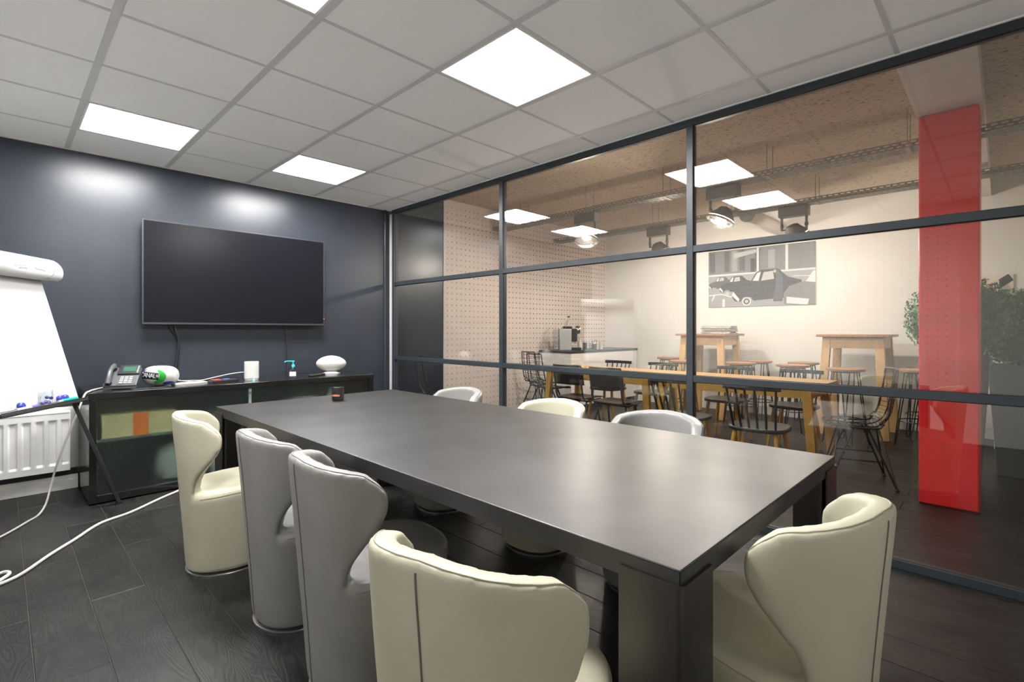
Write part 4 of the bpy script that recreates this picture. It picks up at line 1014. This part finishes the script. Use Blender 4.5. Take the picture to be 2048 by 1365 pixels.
# plants beside the red column
def topiary(x_, y_, zc, r, hp, label, seed):
    rnd = random.Random(seed)
    t = thing('potted_topiary', label, 'plant', (x_, y_, 0), 0, 'clipped box balls in tall grey planters')
    mb = MB()
    q = [(-1, -1), (1, -1), (1, 1), (-1, 1)]; a, b = .125, .185
    vs = [(sx*a, sy*a, 0) for sx, sy in q]+[(sx*b, sy*b, hp) for sx, sy in q]+[(sx*(b-.02), sy*(b-.02), hp) for sx, sy in q]+[(sx*(b-.03), sy*(b-.03), hp-.06) for sx, sy in q]
    mb.add(vs, [(3, 2, 1, 0), (12, 13, 14, 15)]+[(i+l, (i+1) % 4+l, (i+1) % 4+4+l, i+4+l) for l in (0, 4, 8) for i in range(4)])
    obj('planter', mb, M_plant, t, bevel=.004)
    obj('stem', MB().tube([(0, 0, hp-.07), (0, 0, zc)], .018, 8), M_brownw, t)
    core = MB().grid(lambda u, v: Vector((cos(2*pi*u)*cos(-pi/2+pi*v), sin(2*pi*u)*cos(-pi/2+pi*v), sin(-pi/2+pi*v)))*(r*.86)+Vector((0, 0, zc)), 20, 12, True)
    obj('inner_foliage', core, M_leaf, t)
    lv_ = MB()
    for k in range(4200):
        z_ = rnd.uniform(-1, 1); a_ = rnd.uniform(0, 2*pi); s_ = math.sqrt(1-z_*z_); d_ = Vector((s_*cos(a_), s_*sin(a_), z_))
        p_ = d_*r*rnd.uniform(.86, 1.04)+Vector((0, 0, zc)); nn = (d_+Vector((rnd.uniform(-1, 1), rnd.uniform(-1, 1), rnd.uniform(-1, 1)))*.8).normalized()
        u_ = nn.orthogonal().normalized(); u_ = (Matrix.Rotation(rnd.uniform(0, 6.3), 3, nn) @ u_); v_ = nn.cross(u_); L = rnd.uniform(.011, .017)
        lv_.add([p_-u_*L, p_+v_*L*.55, p_+u_*L, p_-v_*L*.55], [(0, 1, 2, 3)])
    o = obj('leaves', lv_, M_leaf, t, smooth=0); o['kind'] = 'stuff'
topiary(5.50, -4.93, 1.30, .33, 1.02, 'clipped round box bush in a tall grey planter right behind the red column', 3)
topiary(6.2, -5.27, 1.22, .33, .92, 'clipped round box bush in a grey planter beside the ladder shelf', 5)
# geometric panel leaning on the far wall
gp = thing('geometric_panel', 'red, black and cream geometric panel on the far wall behind the bushes', 'picture', (XF-.02, -5.02, 1.55))
G_c, G_r, G_k = mat('panel_cream', (.70, .66, .55), .6), mat('panel_red', (.62, .06, .05), .6), mat('panel_black', (.03, .03, .03), .6)
obj('board', MB().box(-.22, .24, -.35, .27, -.012, .0, PM), G_c, gp)
def gpp(n_, poly, m_, z): obj(n_, MB().add([PM @ Vector((x_, y_, z)) for x_, y_ in poly], [tuple(range(len(poly)))]), m_, gp, smooth=0)
gpp('red_shape', [(-.22, .02), (-.02, -.02), (.07, .19), (.10, .02), (.24, .03), (.20, -.34), (-.20, -.34)], G_r, .0006)
gpp('cream_disc', circ(.0, -.22, .16), G_c, .0010); gpp('black_shape', [(-.20, .27), (-.08, .27), (-.05, .02)], G_k, .0014); gpp('black_shape', [(.20, .27), (.24, .20), (.08, .07), (.12, .21)], G_k, .0014)
# ladder shelf
ls = thing('ladder_shelf', 'white ladder shelf with pale wood shelves against the far wall', 'shelf', (7.55, -5.45, 0))
for s in (-.32, .32):
    obj('side_rail', MB().bar((-.20, s, 0), (.36, s, 1.75), .035, .025), M_wp, ls)
for z_, dpt in ((.30, .40), (.55, .34), (.80, .28), (1.02, .22)):
    xa = -.20+.56*z_/1.75; obj('shelf_board', MB().box(xa-.01, xa+dpt, -.30, .30, z_, z_+.022), M_cork, ls, bevel=.002)
for k, (z_, y_, m_) in enumerate(((.822, -.10, M_orange), (.822, .10, M_wp), (.572, .05, M_lblue), (1.042, -.05, M_board), (.322, .08, M_wp))):
    tag(obj('shelf_box', MB().box(7.55-.20+.56*z_/1.75+.04, 7.55-.20+.56*z_/1.75+.18, -5.45+y_-.06, -5.45+y_+.06, z_+.0005, z_+.09), m_, bevel=.003),
        ['orange box on the ladder shelf beside a white one', 'white box on the ladder shelf beside an orange one', 'pale blue box on the ladder shelf', 'tan box on the top of the ladder shelf', 'white box on the lowest ladder shelf board'][k], 'box')

sk = thing('wall_socket', 'white double socket low on the far wall behind the stools', 'socket', (XF-.018, -4.17, .20))
obj('plate', MB().box(-.008, 0, -.08, .08, -.04, .04), M_wp, sk, bevel=.003)
for s_ in (-.04, .04): obj('outlet', MB().lathe([(.022, 0), (.022, .002)], 16, (-.0082, s_, 0), RY(-pi/2)), M_blackp, sk)
